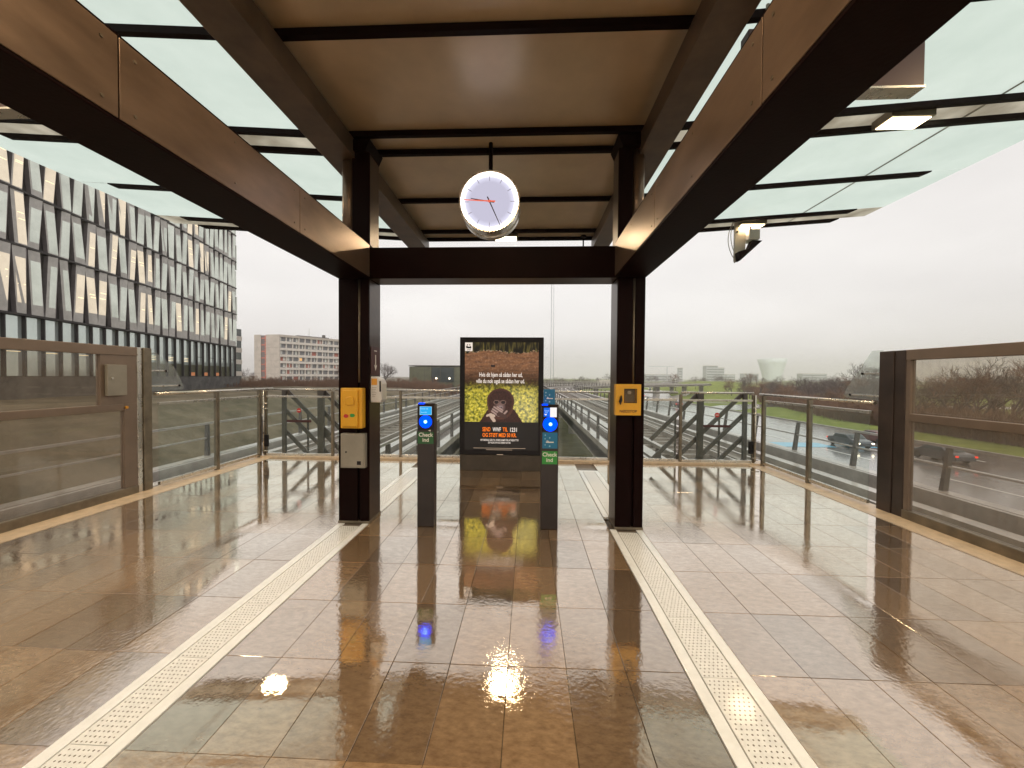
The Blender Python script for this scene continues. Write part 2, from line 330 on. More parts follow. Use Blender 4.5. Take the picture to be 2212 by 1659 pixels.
def text(name, s, size, x, y, z, mat, parent, align='CENTER', sx=1.0, bold=0.0, depth=0.0006, shear=0):
    """flat lettering facing -Y, centred at x, baseline z"""
    cu = bpy.data.curves.new(name, 'FONT'); cu.body = s; cu.size = size; cu.align_x = align; cu.extrude = depth; cu.offset = bold
    cu.resolution_u = 3; cu.shear = shear
    t = bpy.data.objects.new(name, cu); C.objects.link(t)
    dg = bpy.context.evaluated_depsgraph_get()
    me = bpy.data.meshes.new_from_object(t.evaluated_get(dg)); bpy.data.objects.remove(t)
    me.transform(Matrix.Diagonal((sx, 1, 1, 1)))
    me.transform(Matrix.Rotation(math.pi/2, 4, 'X'))
    me.materials.clear(); me.materials.append(mat)
    o = obj(name, me, parent, (x, y, z)); return o

CX = -0.41            # centre line of the platform
# ------------------------------------------------------------------ ground
def sst(a, b, x):
    t = min(1, max(0, (x-a)/(b-a))); return t*t*(3-2*t)
def gz(x, y):
    z = -6.0
    z += 5.6*sst(-13, -27, x) - 1.6*sst(60, 110, y)*sst(-13, -27, x)
    z += 5.6*math.exp(-(((x-122)/30)**2 + ((y-262)/30)**2)**1.5)
    return z
def axis_pts(lo, hi, fine_lo, fine_hi, fine, growth=1.22):
    pts = list(np.arange(fine_lo, fine_hi+1e-6, fine)); s = fine
    while pts[-1] < hi: s *= growth; pts.append(min(hi, pts[-1]+s))
    s = fine
    while pts[0] > lo: s *= growth; pts.insert(0, max(lo, pts[0]-s))
    return pts
xs = axis_pts(-1500, 1500, -70, 170, 2.5); ys = axis_pts(-400, 1800, -30, 320, 4.0)
g = MB(); nx = len(xs)
vs = []
for yv in ys:
    for xv in xs:
        k = 0.18 if -60 < xv < -12 else 0.0
        vs.append((xv, yv, gz(xv, yv) + k*mnoise.noise(Vector((xv*0.25, yv*0.25, 0)))))
g.add(vs, [(j*nx+i, j*nx+i+1, (j+1)*nx+i+1, (j+1)*nx+i) for j in range(len(ys)-1) for i in range(nx-1)], 0, True)
def groundmat():
    m, n, out = newmat('ground_cover')
    b = n.nodes.new('ShaderNodeBsdfPrincipled'); n.links.new(b.outputs[0], out.inputs[0]); b.inputs['Roughness'].default_value = 0.95; b.inputs['Specular IOR Level'].default_value = 0.15
    geo = n.nodes.new('ShaderNodeNewGeometry'); sp = n.nodes.new('ShaderNodeSeparateXYZ'); n.links.new(geo.outputs['Position'], sp.inputs[0])
    nz = n.nodes.new('ShaderNodeTexNoise'); nz.inputs['Scale'].default_value = 0.4; nz.inputs['Detail'].default_value = 10; nz.inputs['Roughness'].default_value = 0.7
    n.links.new(geo.outputs['Position'], nz.inputs['Vector'])
    def ramp(a, bcol):
        r = n.nodes.new('ShaderNodeValToRGB'); r.color_ramp.elements[0].position = 0.35; r.color_ramp.elements[1].position = 0.65
        r.color_ramp.elements[0].color = (*a, 1); r.color_ramp.elements[1].color = (*bcol, 1); n.links.new(nz.outputs[0], r.inputs[0]); return r
    ra = ramp((0.075, 0.064, 0.038), (0.19, 0.155, 0.105)); rb = ramp((0.12, 0.15, 0.03), (0.22, 0.25, 0.06))
    ms = n.nodes.new('ShaderNodeMapRange'); ms.inputs['From Min'].default_value = 2; ms.inputs['From Max'].default_value = 11
    n.links.new(sp.outputs['X'], ms.inputs[0])
    mx = n.nodes.new('ShaderNodeMix'); mx.data_type = 'RGBA'
    n.links.new(ms.outputs[0], mx.inputs['Factor']); n.links.new(ra.outputs[0], mx.inputs['A']); n.links.new(rb.outputs[0], mx.inputs['B'])
    n.links.new(mx.outputs['Result'], b.inputs['Base Color'])
    bp = n.nodes.new('ShaderNodeBump'); bp.inputs['Strength'].default_value = 0.8; bp.inputs['Distance'].default_value = 0.3
    n.links.new(nz.outputs[0], bp.inputs['Height']); n.links.new(bp.outputs[0], b.inputs['Normal'])
    return m
M['ground'] = groundmat()
tag(g.build('ground', M['ground'], fix=False), kind='structure')

# ------------------------------------------------------------------ roads
def ribbon(name, pts, w0, z, mat, w1=None, kind='structure', off=0.0):
    m = MB(); vs = []; n = len(pts)
    for i, p in enumerate(pts):
        a = Vector(pts[max(0, i-1)]); b = Vector(pts[min(n-1, i+1)]); d = (b-a).normalized(); q = Vector((d.y, -d.x))
        ww = w0 + ((w1 or w0)-w0)*i/(n-1); c = Vector(p)+q*off
        vs += [(c.x-q.x*ww/2, c.y-q.y*ww/2, z), (c.x+q.x*ww/2, c.y+q.y*ww/2, z)]
    m.add(vs, [(2*i, 2*i+1, 2*i+3, 2*i+2) for i in range(n-1)])
    o = m.build(name, mat, fix=False)
    if kind: tag(o, kind=kind)
    return o
def smooth(pts, k=8):
    out = []
    P = [Vector(p) for p in pts]; P = [2*P[0]-P[1]]+P+[2*P[-1]-P[-2]]
    for i in range(1, len(P)-2):
        for j in range(k):
            t = j/k; a, b, c, d = P[i-1], P[i], P[i+1], P[i+2]
            out.append(0.5*((2*b)+(c-a)*t+(2*a-5*b+4*c-d)*t*t+(3*b-a-3*c+d)*t**3))
    out.append(P[-2]); return [(v.x, v.y) for v in out]
road_c = smooth([(37, -60), (37, 0), (37, 60), (37.5, 105), (45, 150), (78, 245), (200, 570), (520, 1300)], 10)
ribbon('road', road_c, 20, -5.965, M['asphalt'])
side_c = smooth([(47, 96), (60, 108), (80, 112), (120, 110), (220, 100)], 6)
ribbon('side_road', side_c, 9, -5.96, M['asphalt'])
path_c = smooth([(60, 118), (52, 128), (56, 150), (72, 180), (92, 222), (120, 300)], 8)
ribbon('path', path_c, 3.2, -5.95, M['path'])
kerb = MB()
for side in (-1, 1):
    n = len(road_c)
    for i in range(0, n-12):
        a = Vector(road_c[i]); b = Vector(road_c[i+1]); d = (b-a).normalized(); q = Vector((d.y, -d.x))*side*10.1
        kerb.bar((a.x+q.x, a.y+q.y, -5.92), (b.x+q.x, b.y+q.y, -5.92), 0.2, 0.16)
tag(kerb.build('kerb', M['concrete']), kind='structure')
dash = MB()
for off in (-5.0, 0.0, 5.0):
    acc = 0
    for i in range(len(road_c)-1):
        a = Vector(road_c[i]); b = Vector(road_c[i+1]); d = (b-a); ln = d.length; d.normalize(); q = Vector((d.y, -d.x))
        s_ = 0
        while s_ < ln:
            if int((acc+s_)/6) % 2 == 0 or off == 0:
                c = a+d*s_+q*off; e = a+d*min(ln, s_+3)+q*off
                dash.add([(c.x-q.x*.09, c.y-q.y*.09, -5.955), (c.x+q.x*.09, c.y+q.y*.09, -5.955), (e.x+q.x*.09, e.y+q.y*.09, -5.955), (e.x-q.x*.09, e.y-q.y*.09, -5.955)], [(0, 1, 2, 3)])
            s_ += 3
        acc += ln
tag(dash.build('lane_marking', M['roadwhite'], fix=False), kind='structure')
bl = MB()
for (x0, x1, y0, y1) in ((27.2, 34.0, 43.6, 46.6), (35.2, 38.6, 43.6, 46.4)):
    bl.add([(x0, y0, -5.950), (x1, y0, -5.950), (x1, y1, -5.950), (x0, y1, -5.950)], [(0, 1, 2, 3)])
tag(bl.build('cycle_crossing_marking', M['roadblue'], fix=False), kind='structure')

# ------------------------------------------------------------------ platform floor
fl = MB(); fl.box(-5.15, 4.30, -14, 7.3, -0.35, -0.030)
platform = tag(fl.build('platform_floor', M['grit']), kind='structure')
ybase = 1.49; ty = 0.54; tx = 0.3115
def cols():
    out = []
    x = -1.655
    while x < 0.82: out.append((x, min(x+tx, 0.838))); x += tx   # between the drains: 8 columns
    x = 1.17
    for i in range(9): out.append((x, x+tx*0.98)); x += tx*0.98
    x = -1.975
    for i in range(9): out.append((x-tx*1.0, x)); x -= tx*1.0
    return out
def project(x, y, z):
    v = Vector((x, y, z-1.55)); d = v.dot(_F)
    if d < 0.3: return None
    return (831*v.dot(_R2)/d, 831*v.dot(_U2)/d, d)
tiles = []
k0 = int((-14-ybase)/ty)
for r in range(k0, 11):
    y0 = ybase+r*ty; y1 = min(y0+ty, 7.0)
    if y0 > 6.95: continue
    for (x0, x1) in cols():
        p = project((x0+x1)/2, (y0+y1)/2, 0); vis = 0
        if p and abs(p[0]) < 1150 and abs(p[1]) < 880: vis = 1.0/(p[2]**2)*(1.55/p[2])
        tiles.append((vis, x0, x1, y0, y1))
tiles.sort(reverse=True)
tile_meshes = {}
J = 0.0013
rest = MB(); cnt = 0
for vis, x0, x1, y0, y1 in tiles:
    h = random.uniform(-0.0006, 0.0006)
    if vis > 0 and cnt < 300:
        key = (round(x1-x0, 3), round(y1-y0, 3))
        if key not in tile_meshes:
            a, b = (x1-x0)/2-J, (y1-y0)/2-J; c = 0.0012; t = MB()
            lo = [(-a, -b), (a, -b), (a, b), (-a, b)]; hi = [(-a+c, -b+c), (a-c, -b+c), (a-c, b-c), (-a+c, b-c)]
            t.add([(p[0], p[1], -0.03) for p in lo]+[(p[0], p[1], -c) for p in lo]+[(p[0], p[1], 0) for p in hi],
                  [(0,1,5,4),(1,2,6,5),(2,3,7,6),(3,0,4,7),(4,5,9,8),(5,6,10,9),(6,7,11,10),(7,4,8,11),(8,9,10,11)])
            tile_meshes[key] = t.mesh('tile', M['tile'])
        o = obj('tile', tile_meshes[key], platform, ((x0+x1)/2, (y0+y1)/2, h))
        o.rotation_euler = (random.gauss(0, 0.0004), random.gauss(0, 0.0005), 0); cnt += 1
    else:
        rest.box(x0+J, x1-J, y0+J, y1-J, -0.028, h)
tag(rest.build('tile', M['tile'], platform), kind='stuff')
for (x0, x1) in ((-5.14, -4.79), (3.93, 4.29)):       # pale edge stones along the screens
    y = -14
    while y < 7.0:
        e = MB().box(x0, x1, y+.002, min(y+1.08, 7.0)-.002, -0.03, 0.004); e.build('edge_stone', M['edge'], platform, bevel=0.003 if y > 1 else 0); y += 1.08
b_ = MB().box(-5.14, 4.29, 7.0, 7.28, -0.03, 0.03); b_.build('end_kerb', M['edge'], platform, bevel=0.004)

# drains
def drain(x0, x1, y0, y1, label):
    t = empty('floor_drain', label, 'drain', (0, 0, 0), group='slotted drains set in the platform floor')
    wd = x1-x0; rim = 0.062
    MB().box(x0, x0+rim, y0, y1, -0.02, 0.0050).build('rim', M['drainmetal'], t, bevel=0.001)
    MB().box(x1-rim, x1, y0, y1, -0.02, 0.0050).build('rim', M['drainmetal'], t, bevel=0.001)
    MB().box(x0+rim, x1-rim, y0, y1, -0.028, -0.006).build('channel', M['hole'], t)
    if y1 < 8 and y0 > 3: MB().box(x0+rim, x1-rim, y1-0.06, y1, -0.02, 0.0046).build('rim', M['drainmetal'], t)
    a, b = x0+rim+0.008, x1-rim-0.008; y = y0
    while y < y1-0.07:
        e = min(y+0.5, y1-0.07)
        gr = MB().box(a, b, y+.002, e-.002, -0.015, 0.0035).build('grating', M['studs'], t)
        if e > 1.0:
            st = MB(); ny = int((e-y)/0.0245); nxx = 7
            for j in range(ny):
                for i in range(nxx):
                    cx_ = a+0.016+(b-a-0.032)*(i+(0.5 if j % 2 else 0)*0.9)/(nxx-0.4); cy_ = y+0.012+j*0.0245; rr = 0.0038 if (i+j) % 3 else 0.0046
                    if cx_ > b-0.008: continue
                    n = 6; vs_ = [(cx_+rr*math.cos(q*math.pi/3), cy_+rr*1.1*math.sin(q*math.pi/3), 0.0040) for q in range(6)]
                    st.add(vs_, [tuple(range(6))])
            tag(st.build('hole', M['hole'], gr, fix=False), kind='stuff')
        y = e
    return t
drain(-1.972, -1.660, -6, 3.93, 'long white slotted floor drain left of the card readers, running toward the camera')
drain(0.842, 1.165, -6, 3.93, 'long white slotted floor drain right of the card readers, running toward the camera')
drain(-1.972, -1.660, 4.27, 6.40, 'short far floor drain behind the left portal column')
drain(0.842, 1.165, 4.27, 6.40, 'short far floor drain behind the right portal column')

# ------------------------------------------------------------------ portal frame with girders
P = empty('portal_frame', 'dark brown steel portal with two columns, lintel and long bronze clad side girders', 'steel frame')
def column(xa, xb, s):
    # s = +1: inner side toward +X (left column), -1: right column
    ya, yb = 3.93, 4.24
    c = MB()
    xm = (xa+xb)/2
    sl = 0.028
    px = xa+0.215 if s > 0 else xb-0.075     # slot in the front face that takes the conduit
    px = (xa+xb)/2+ (0.055 if s > 0 else 0.028)
    c.box(xa, px-sl/2, ya, yb, 0, 2.558); c.box(px+sl/2, xb, ya, yb, 0, 2.558); c.box(px-sl/2, px+sl/2, ya+0.035, yb, 0, 2.558)
    col = c.build('column', M['dark'], P, bevel=0.004)
    ix = xb+0.0015 if s > 0 else xa-0.0015
    MB().box(min(ix, ix-s*0.003), max(ix, ix-s*0.003), ya+0.02, yb-0.006, 0.02, 2.55).build('side_plate', M['darkside'], P)
    MB().tube((px, ya+0.012, 1.48 if s > 0 else 1.47), (px, ya+0.012, 2.55), 0.011, 8).build('conduit', M['steeldk'], P)
    MB().box(xa-0.006, xb+0.006, ya-0.006, yb+0.006, 0.001, 0.03).build('base_plate', M['steeldk'], P, bevel=0.002)
    # upper part between girder and roof
    u = MB()
    if s > 0: u.box(xa+0.135, xb, ya+0.02, yb-0.04, 2.905, 3.86)
    else: u.box(xa, xb-0.135, ya+0.02, yb-0.04, 2.905, 3.86)
    u.build('upper_column', M['dark'], P, bevel=0.004)
    ix2 = xb+0.002 if s > 0 else xa-0.002
    MB().box(min(ix2, ix2-s*0.003), max(ix2, ix2-s*0.003), ya+0.03, yb-0.05, 2.91, 3.84).build('side_plate', M['darkside'], P)
    tx_ = xa+0.066 if s > 0 else xb-0.066
    MB().tube((tx_, ya+0.10, 2.905), (tx_, ya+0.10, 3.90), 0.066, 20).build('upper_tube', M['clad'], P)
    # head bracket
    h = MB()
    xo = (xa-0.16, xb+0.02) if s > 0 else (xa-0.02, xb+0.16)
    h.prism([(xo[0]+0.05, 3.86), (xo[1]-0.05, 3.86), (xo[1], 3.97), (xo[0], 3.97)], ya-0.02, yb+0.02)
    h.build('head_bracket', M['dark'], P)
column(-1.975, -1.655, 1)
column(0.895, 1.170, -1)
lt = MB(); lt.box(-1.655, 0.895, 3.935, 4.235, 2.5605, 2.875); lt.build('lintel', M['dark'], P, bevel=0.004)
for (a, b) in ((-1.975, -1.655), (0.895, 1.17)): MB().box(a, b, 3.931, 4.239, 2.56, 2.885).build('corner_block', M['dark'], P, bevel=0.004)
MB().box(-1.65, 0.89, 3.95, 4.22, 2.5585, 2.560).build('soffit_plate', M['darkside'], P)
for (xa, xb, s, name) in ((-1.975, -1.642, 1, 'l'), (0.860, 1.172, -1, 'r')):
    MB().box(xa+(0.004 if s < 0 else 0), xb-(0.004 if s > 0 else 0), -13, 3.928, 2.556, 2.885).build('girder', M['dark'], P, bevel=0.003)
    xi = xb if s > 0 else xa
    seams = [-13, -10, -7.5, -5, -2.6, -0.8, 0.28, 1.49, 2.71, 3.925]
    for i in range(len(seams)-1):
        y0, y1 = seams[i]+.003, seams[i+1]-.003
        cp = MB().box(min(xi, xi-s*0.006)+s*.0, max(xi, xi-s*0.006), y0, y1, 2.572, 2.895).build('cladding_panel', M['clad'], P, bevel=0.0015)
        if y1 > 0.5:
            sb = MB()
            for yy in (y0+0.06, y1-0.06):
                for zz in (2.62, 2.845): sb.tube((xi-s*.001, yy, zz), (xi+s*0.004, yy, zz), 0.007, 8)
            if y1-y0 > 1.0:
                for zz in (2.62, 2.845): sb.tube((xi-s*.001, (y0+y1)/2, zz), (xi+s*0.004, (y0+y1)/2, zz), 0.005, 8)
            sb.build('screw', M['steeldk'], cp)
    MB().box(xi-s*0.30 if s > 0 else xi+0.002, xi-0.002 if s > 0 else xi+0.30, -13, 3.92, 2.898, 2.904).build('top_flange', M['dark'], P)

# ------------------------------------------------------------------ canopy
K = empty('canopy', 'platform canopy with brown middle ceiling panels and frosted glass wings', 'canopy')
def rz(x): return 4.0 + 0.067*max(0.0, abs(x-CX)-1.55)
twins = [(6.58, 6.95)]
for k in range(1, 7): twins.append((6.58-2.65*k, 6.95-0.04-2.65*k if k == 1 else 6.58-2.65*k+0.33))
XL, XR = -6.60, 5.78           # eaves
TL, TR = -6.14, 5.34           # ends of the cross beams
def crossbeam(y):
    for (a, b) in ((TL, -1.97), (1.15, TR), (-1.97, 1.15)):
        m = MB(); hh = 0.024
        st = [a, b]
        if a < -3: st = [a, a+0.12, b]
        if b > 3: st = [a, b-0.12, b]
        for i in range(len(st)-1):
            p, q = st[i], st[i+1]; zt = 0.05
            d0 = 0.03 if (p == TL) else -0.005; d1 = 0.03 if (q == TR) else -0.005
            d0 += .006 if p == TL else 0; d1 += .006 if q == TR else 0
            m.hexa([(p, y-hh, rz(p)+d0), (q, y-hh, rz(q)+d1), (q, y+hh, rz(q)+d1), (p, y+hh, rz(p)+d0)],
                   [(p, y-hh, rz(p)+zt), (q, y-hh, rz(q)+zt), (q, y+hh, rz(q)+zt), (p, y+hh, rz(p)+zt)])
        m.build('cross_beam', M['dark'], K)
def roofpanel(name, mat, x0, x1, y0, y1, g_=0.008):
    m = MB(); a, b = x0+g_, x1-g_; z0, z1 = 0.055, 0.070
    m.hexa([(a, y0, rz(a)+z0), (b, y0, rz(b)+z0), (b, y1, rz(b)+z0), (a, y1, rz(a)+z0)], [(a, y0, rz(a)+z1), (b, y0, rz(b)+z1), (b, y1, rz(b)+z1), (a, y1, rz(a)+z1)])
    m.mi = [0, 1, 1, 1, 1, 1]
    return m.build(name, [mat, mat if mat is M['ceil'] else M['clear']], K)
ybeams = []
for (a, b) in twins: ybeams += [a, b]
for i in range(len(twins)-1): ybeams.append((twins[i+1][1]+twins[i][0])/2)
ybeams.sort()
for y in ybeams: crossbeam(y)
twinset = set((round(a, 3), round(b, 3)) for a, b in twins)
ys_ = ybeams + [6.99]
for i in range(len(ybeams)-1):
    y0, y1 = ybeams[i], ybeams[i+1]; tw = (round(y0, 3), round(y1, 3)) in twinset
    e0, e1 = y0+.004, y1-.004
    for (xa, xb) in ((-1.98, 1.16),): roofpanel('ceiling_panel', M['ceil'], xa, xb, e0, e1, 0.0 if tw else 0.0012)
    wm = M['dirtyglass'] if tw else M['roofglass']
    for (xa, xb) in ((XL, -5.26), (-5.26, -3.17), (-3.17, -1.99), (1.17, 2.35), (2.35, 4.50), (4.50, XR)):
        roofpanel('glass_panel', wm, xa, xb, e0, e1, 0.007)
for (xa, xb) in ((-2.12, -1.81), (1.10, 1.37)):
    MB().box(xa, xb, -9.8, 6.93, 3.80, 3.99).build('roof_beam', M['roofbeam'], K, bevel=0.003)
for xj in (-5.26, -3.17, 2.35, 4.50):
    s = MB(); z = rz(xj); s.box(xj-0.010, xj+0.010, -9.3, 6.97, z+0.052, z+0.074); s.build('joint_seal', M['greybox'], K)
# opaque roof covering above the middle bay
MB().box(-1.98, 1.16, -9.5, 6.97, 4.075, 4.16).build('roof_deck', M['dark'], K)

# lamps
def lamp(x, y, label):
    t = empty('ceiling_lamp', label, 'lamp', (x, y, rz(x)), group='warm ceiling lamps between the twin roof beams')
    MB().box(-0.21, 0.21, -0.115, 0.115, -0.035, 0.05).build('housing', M['steeldk'], t, bevel=0.004)
    MB().box(-0.185, 0.185, -0.092, 0.092, -0.041, -0.0355).build('diffuser', M['lampplate'], t)
    d = bpy.data.lights.new('lamp_light', 'AREA'); d.shape = 'RECTANGLE'; d.size = 0.34; d.size_y = 0.16; d.energy = 30; d.color = (1, 0.72, 0.42)
    l = bpy.data.objects.new('lamp_light', d); C.objects.link(l); l.parent = t; l.location = (0, 0, -0.05)
names = {(3.76, 0): 'warm lamp above the security camera on the far right of the canopy', (3.76, 1): 'large warm rectangular lamp in the right glass roof wing, nearer the viewer',
         (-0.41, 0): 'warm lamp under the clock at the far end of the middle ceiling'}
for k, (a, b) in enumerate(twins[:5]):
    ym = (a+b)/2
    for x in (-4.6, -0.41, 3.76):
        if x == -0.41 and k == 1: continue
        side = 'left wing' if x < -2 else ('right wing' if x > 2 else 'middle bay')
        where = {0: 'at the far end of the canopy', 1: 'level with the portal columns', 2: 'just overhead of the camera', 3: 'behind the camera', 4: 'farthest behind the camera'}[k]
        lab = names.get((x, k), 'warm ceiling lamp in the %s %s' % (side, where))
        lamp(x, ym, lab)

# hanging signs (seen from behind)
for (x0, x1, lab) in ((1.45, 2.58, 'brown back of a hanging sign under the right roof wing'), (-4.6, -3.0, 'brown back of a hanging sign under the left roof wing')):
    t = empty('hanging_sign', lab, 'sign', ((x0+x1)/2, 2.72, 3.48), group='hanging platform signs')
    wd = (x1-x0)/2
    MB().box(-wd, wd, -0.05, 0.05, 0.0, 0.40).build('sign_body', M['maroon'], t, bevel=0.004)
    MB().box(-wd-.004, wd+.004, -0.055, 0.055, -0.014, 0.0).build('trim', M['steel'], t)
    for q in (-wd+.15, wd-.15): MB().tube((q, 0, 0.4), (q, 0, 0.60), 0.012, 8).build('hanger', M['steeldk'], t)

# ------------------------------------------------------------------ clock
ck = empty('platform_clock', 'round lit station clock hanging from a black pole', 'clock', (-0.41, 3.95, 3.34))
MB().tube((0, 0.12, 0.31), (0, 0.12, 0.66), 0.022, 12).build('pole', M['dark'], ck)
h = MB()
n = 64
def ring(m, r0, r1, y0, y1, mi=0, n=64):
    vs_ = []
    for (r, y) in ((r0, y0), (r1, y0), (r1, y1), (r0, y1)):
        vs_ += [(r*math.cos(2*math.pi*i/n), y, r*math.sin(2*math.pi*i/n)) for i in range(n)]
    fs_ = [(k*n+i, k*n+(i+1) % n, ((k+1) % 4)*n+(i+1) % n, ((k+1) % 4)*n+i) for k in range(4) for i in range(n)]
    m.add(vs_, fs_, mi, False)
ring(h, 0.296, 0.312, -0.012, 0.060); ring(h, 0.288, 0.304, 0.062, 0.16); ring(h, 0.296, 0.312, 0.162, 0.235)
h.build('housing', M['steel'], ck)
h2 = MB(); ring(h2, 0.280, 0.288, 0.0, 0.23); h2.build('inner_housing', M['dark'], ck)
def facemat():
    m, nn, out = newmat('clock_face')
    t = nn.nodes.new('ShaderNodeTexCoord'); vm = nn.nodes.new('ShaderNodeVectorMath'); vm.operation = 'LENGTH'
    nn.links.new(t.outputs['Object'], vm.inputs[0])
    r = nn.nodes.new('ShaderNodeValToRGB'); r.color_ramp.elements[0].position = 0.20; r.color_ramp.elements[0].color = (0.37, 0.355, 0.44, 1)
    r.color_ramp.elements[1].position = 0.285; r.color_ramp.elements[1].color = (1.5, 1.42, 1.35, 1)
    e_ = r.color_ramp.elements.new(0.245); e_.color = (0.50, 0.49, 0.60, 1)
    e = nn.nodes.new('ShaderNodeEmission'); e.inputs[1].default_value = 1.5
    nn.links.new(vm.outputs['Value'], r.inputs[0]); nn.links.new(r.outputs[0], e.inputs[0]); nn.links.new(e.outputs[0], out.inputs[0]); return m
M['face'] = facemat()
for (ya, yb) in ((0.008, 0.012), (0.208, 0.212)):
    MB().disc((0, 0), 0.2955, ya, yb, 64).build('dial', M['face'], ck)
M['rimled'] = emit('clock_rim_light', (1, 0.93, 0.88), 14.0)
led = MB()
for i in range(120):
    a = 2*math.pi*i/120; r_a, r_b = 0.272, 0.292
    c_, s_ = math.cos(a), math.sin(a); tx_, tz_ = -s_*0.0042, c_*0.0042
    led.hexa([(c_*r_a-tx_, 0.004, s_*r_a-tz_), (c_*r_b-tx_, 0.004, s_*r_b-tz_), (c_*r_b+tx_, 0.004, s_*r_b+tz_), (c_*r_a+tx_, 0.004, s_*r_a+tz_)],
             [(c_*r_a-tx_, 0.0075, s_*r_a-tz_), (c_*r_b-tx_, 0.0075, s_*r_b-tz_), (c_*r_b+tx_, 0.0075, s_*r_b+tz_), (c_*r_a+tx_, 0.0075, s_*r_a+tz_)])
led.build('minute_light', M['rimled'], ck)
M['tick'] = pbr('clock_tick', (0.30, 0.28, 0.36), 0.5)
M['hand'] = pbr('clock_hand', (0.05, 0.04, 0.045), 0.5)
M['redhand'] = pbr('clock_second_hand', (0.9, 0.12, 0.07), 0.5, emis=(1, 0.2, 0.12), estr=0.5)
for i in range(12):
    a = math.pi/2-2*math.pi*i/12; c_, s_ = math.cos(a), math.sin(a)
    MB().bar((c_*0.212, 0.005, s_*0.212), (c_*0.262, 0.005, s_*0.262), 0.004, 0.004).build('tick', M['tick'], ck)
def hand(name, mat, deg, l, tail, wd, y):
    a = R_(90-deg); c_, s_ = math.cos(a), math.sin(a)
    m = MB(); px, pz = -s_*wd/2, c_*wd/2
    m.hexa([(-c_*tail-px, y, -s_*tail-pz), (c_*l-px*.5, y, s_*l-pz*.5), (c_*l+px*.5, y, s_*l+pz*.5), (-c_*tail+px, y, -s_*tail+pz)],
           [(-c_*tail-px, y+.003, -s_*tail-pz), (c_*l-px*.5, y+.003, s_*l-pz*.5), (c_*l+px*.5, y+.003, s_*l+pz*.5), (-c_*tail+px, y+.003, -s_*tail+pz)])
    m.build(name, mat, ck)
hand('hour_hand', M['hand'], 279.5, 0.195, 0.05, 0.013, -0.002); hand('minute_hand', M['hand'], 155.5, 0.285, 0.05, 0.013, -0.007); hand('second_hand', M['redhand'], 273.5, 0.270, 0.06, 0.015, -0.012)
MB().disc((0, 0), 0.012, -0.014, 0.004, 16).build('hub', M['redhand'], ck)

# ------------------------------------------------------------------ things on the columns
FY = 3.93
t = empty('emergency_telephone_box', 'yellow moulded box with red and green emblem on the left column', 'box', (-1.80, FY, 1.01))
MB().box(-0.115, 0.115, -0.085, -0.001, 0, 0.415).build('case', M['yellow'], t, bevel=0.012)
MB().box(-0.09, 0.075, -0.105, -0.0855, 0.02, 0.395).build('cover', M['yellow'], t, bevel=0.018)
MB().disc((-0.005, 0.285), 0.045, -0.120, -0.1055, 20).build('knob', M['yellow'], t, bevel=0.006)
MB().box(-0.05, 0.04, -0.118, -0.1055, 0.245, 0.285).build('knob', M['yellow'], t, bevel=0.006)
e1 = MB(); e1.prism([(-0.045+0.026*math.cos(a), 0.13+0.020*math.sin(a)) for a in [i*math.pi/6 for i in range(12)]], -0.1070, -0.1056); e1.build('emblem', M['red'], t)
e1 = MB(); e1.prism([(0.018+0.030*math.cos(a), 0.137+0.018*math.sin(a)) for a in [i*math.pi/6 for i in range(12)]], -0.1070, -0.1056); e1.build('emblem', M['greenp'], t)
e1 = MB(); e1.prism([(-0.012+0.010*math.cos(a), 0.134+0.017*math.sin(a)) for a in [i*math.pi/6 for i in range(12)]], -0.1080, -0.1056); e1.build('emblem', M['orange'], t)
t = empty('junction_box', 'flat grey metal box with a small black lock under the yellow box', 'box', (-1.795, FY, 0.60))
MB().box(-0.13, 0.125, -0.06, -0.001, 0, 0.355).build('case', M['greybox'], t, bevel=0.004)
MB().box(-0.118, 0.113, -0.064, -0.0605, 0.012, 0.343).build('door', M['greybox'], t, bevel=0.003)
MB().box(0.045, 0.085, -0.069, -0.0645, 0.035, 0.073).build('lock', M['black'], t)
MB().disc((-0.07, 0.165), 0.009, -0.068, -0.0645, 12).build('keyhole', M['black'], t)
t = empty('sanitiser_dispenser', 'white rounded wall dispenser with orange label on the inner side of the left column', 'dispenser', (-1.655, 4.03, 1.27))
d_ = MB(); prof = [(0.004, 0.0), (0.112, 0.0), (0.128, 0.03), (0.128, 0.20), (0.105, 0.25), (0.06, 0.272), (0.004, 0.275)]
d_.prism(prof, -0.07, 0.07); d_.build('case', M['whiteplastic'], t, bevel=0.010)
MB().box(0.016, 0.076, -0.0725, -0.0705, 0.185, 0.252).build('label_sticker', M['orange'], t)
MB().box(0.100, 0.118, -0.0735, -0.0705, 0.115, 0.225).build('window', M['black'], t, bevel=0.002)
for i in range(6): MB().box(0.022, 0.070-0.006*(i % 3), -0.0722, -0.0705, 0.155-0.018*i, 0.159-0.018*i).build('printed_line', M['greybox'], t)
t = empty('arrow_sign', 'narrow maroon plate with a white downward arrow above the dispenser', 'sign', (-1.650, 4.08, 1.56))
MB().box(0.0025, 0.006, -0.115, 0.12, 0.0, 0.30).build('plate', M['maroon'], t)
a_ = MB(); a_.box(0.0065, 0.008, -0.010, 0.010, 0.10, 0.215)
a_.prism([(-0.040, 0.11), (0.0, 0.045), (0.040, 0.11), (0.0, 0.095)], 0.0065, 0.008, axis='x'); a_.build('arrow', M['white'], t)
MB().box(0.0065, 0.008, -0.034, 0.034, 0.252, 0.262).build('printed_line', M['white'], t)
t = empty('emergency_stop_box', 'yellow emergency stop box with a recessed window and black handle on the right column', 'box', (0.995, FY+0.01, 1.175))
fr = MB(); W2 = 0.125; HT = 0.31
wx0, wx1, wz0, wz1 = -0.035, 0.078, 0.130, 0.258
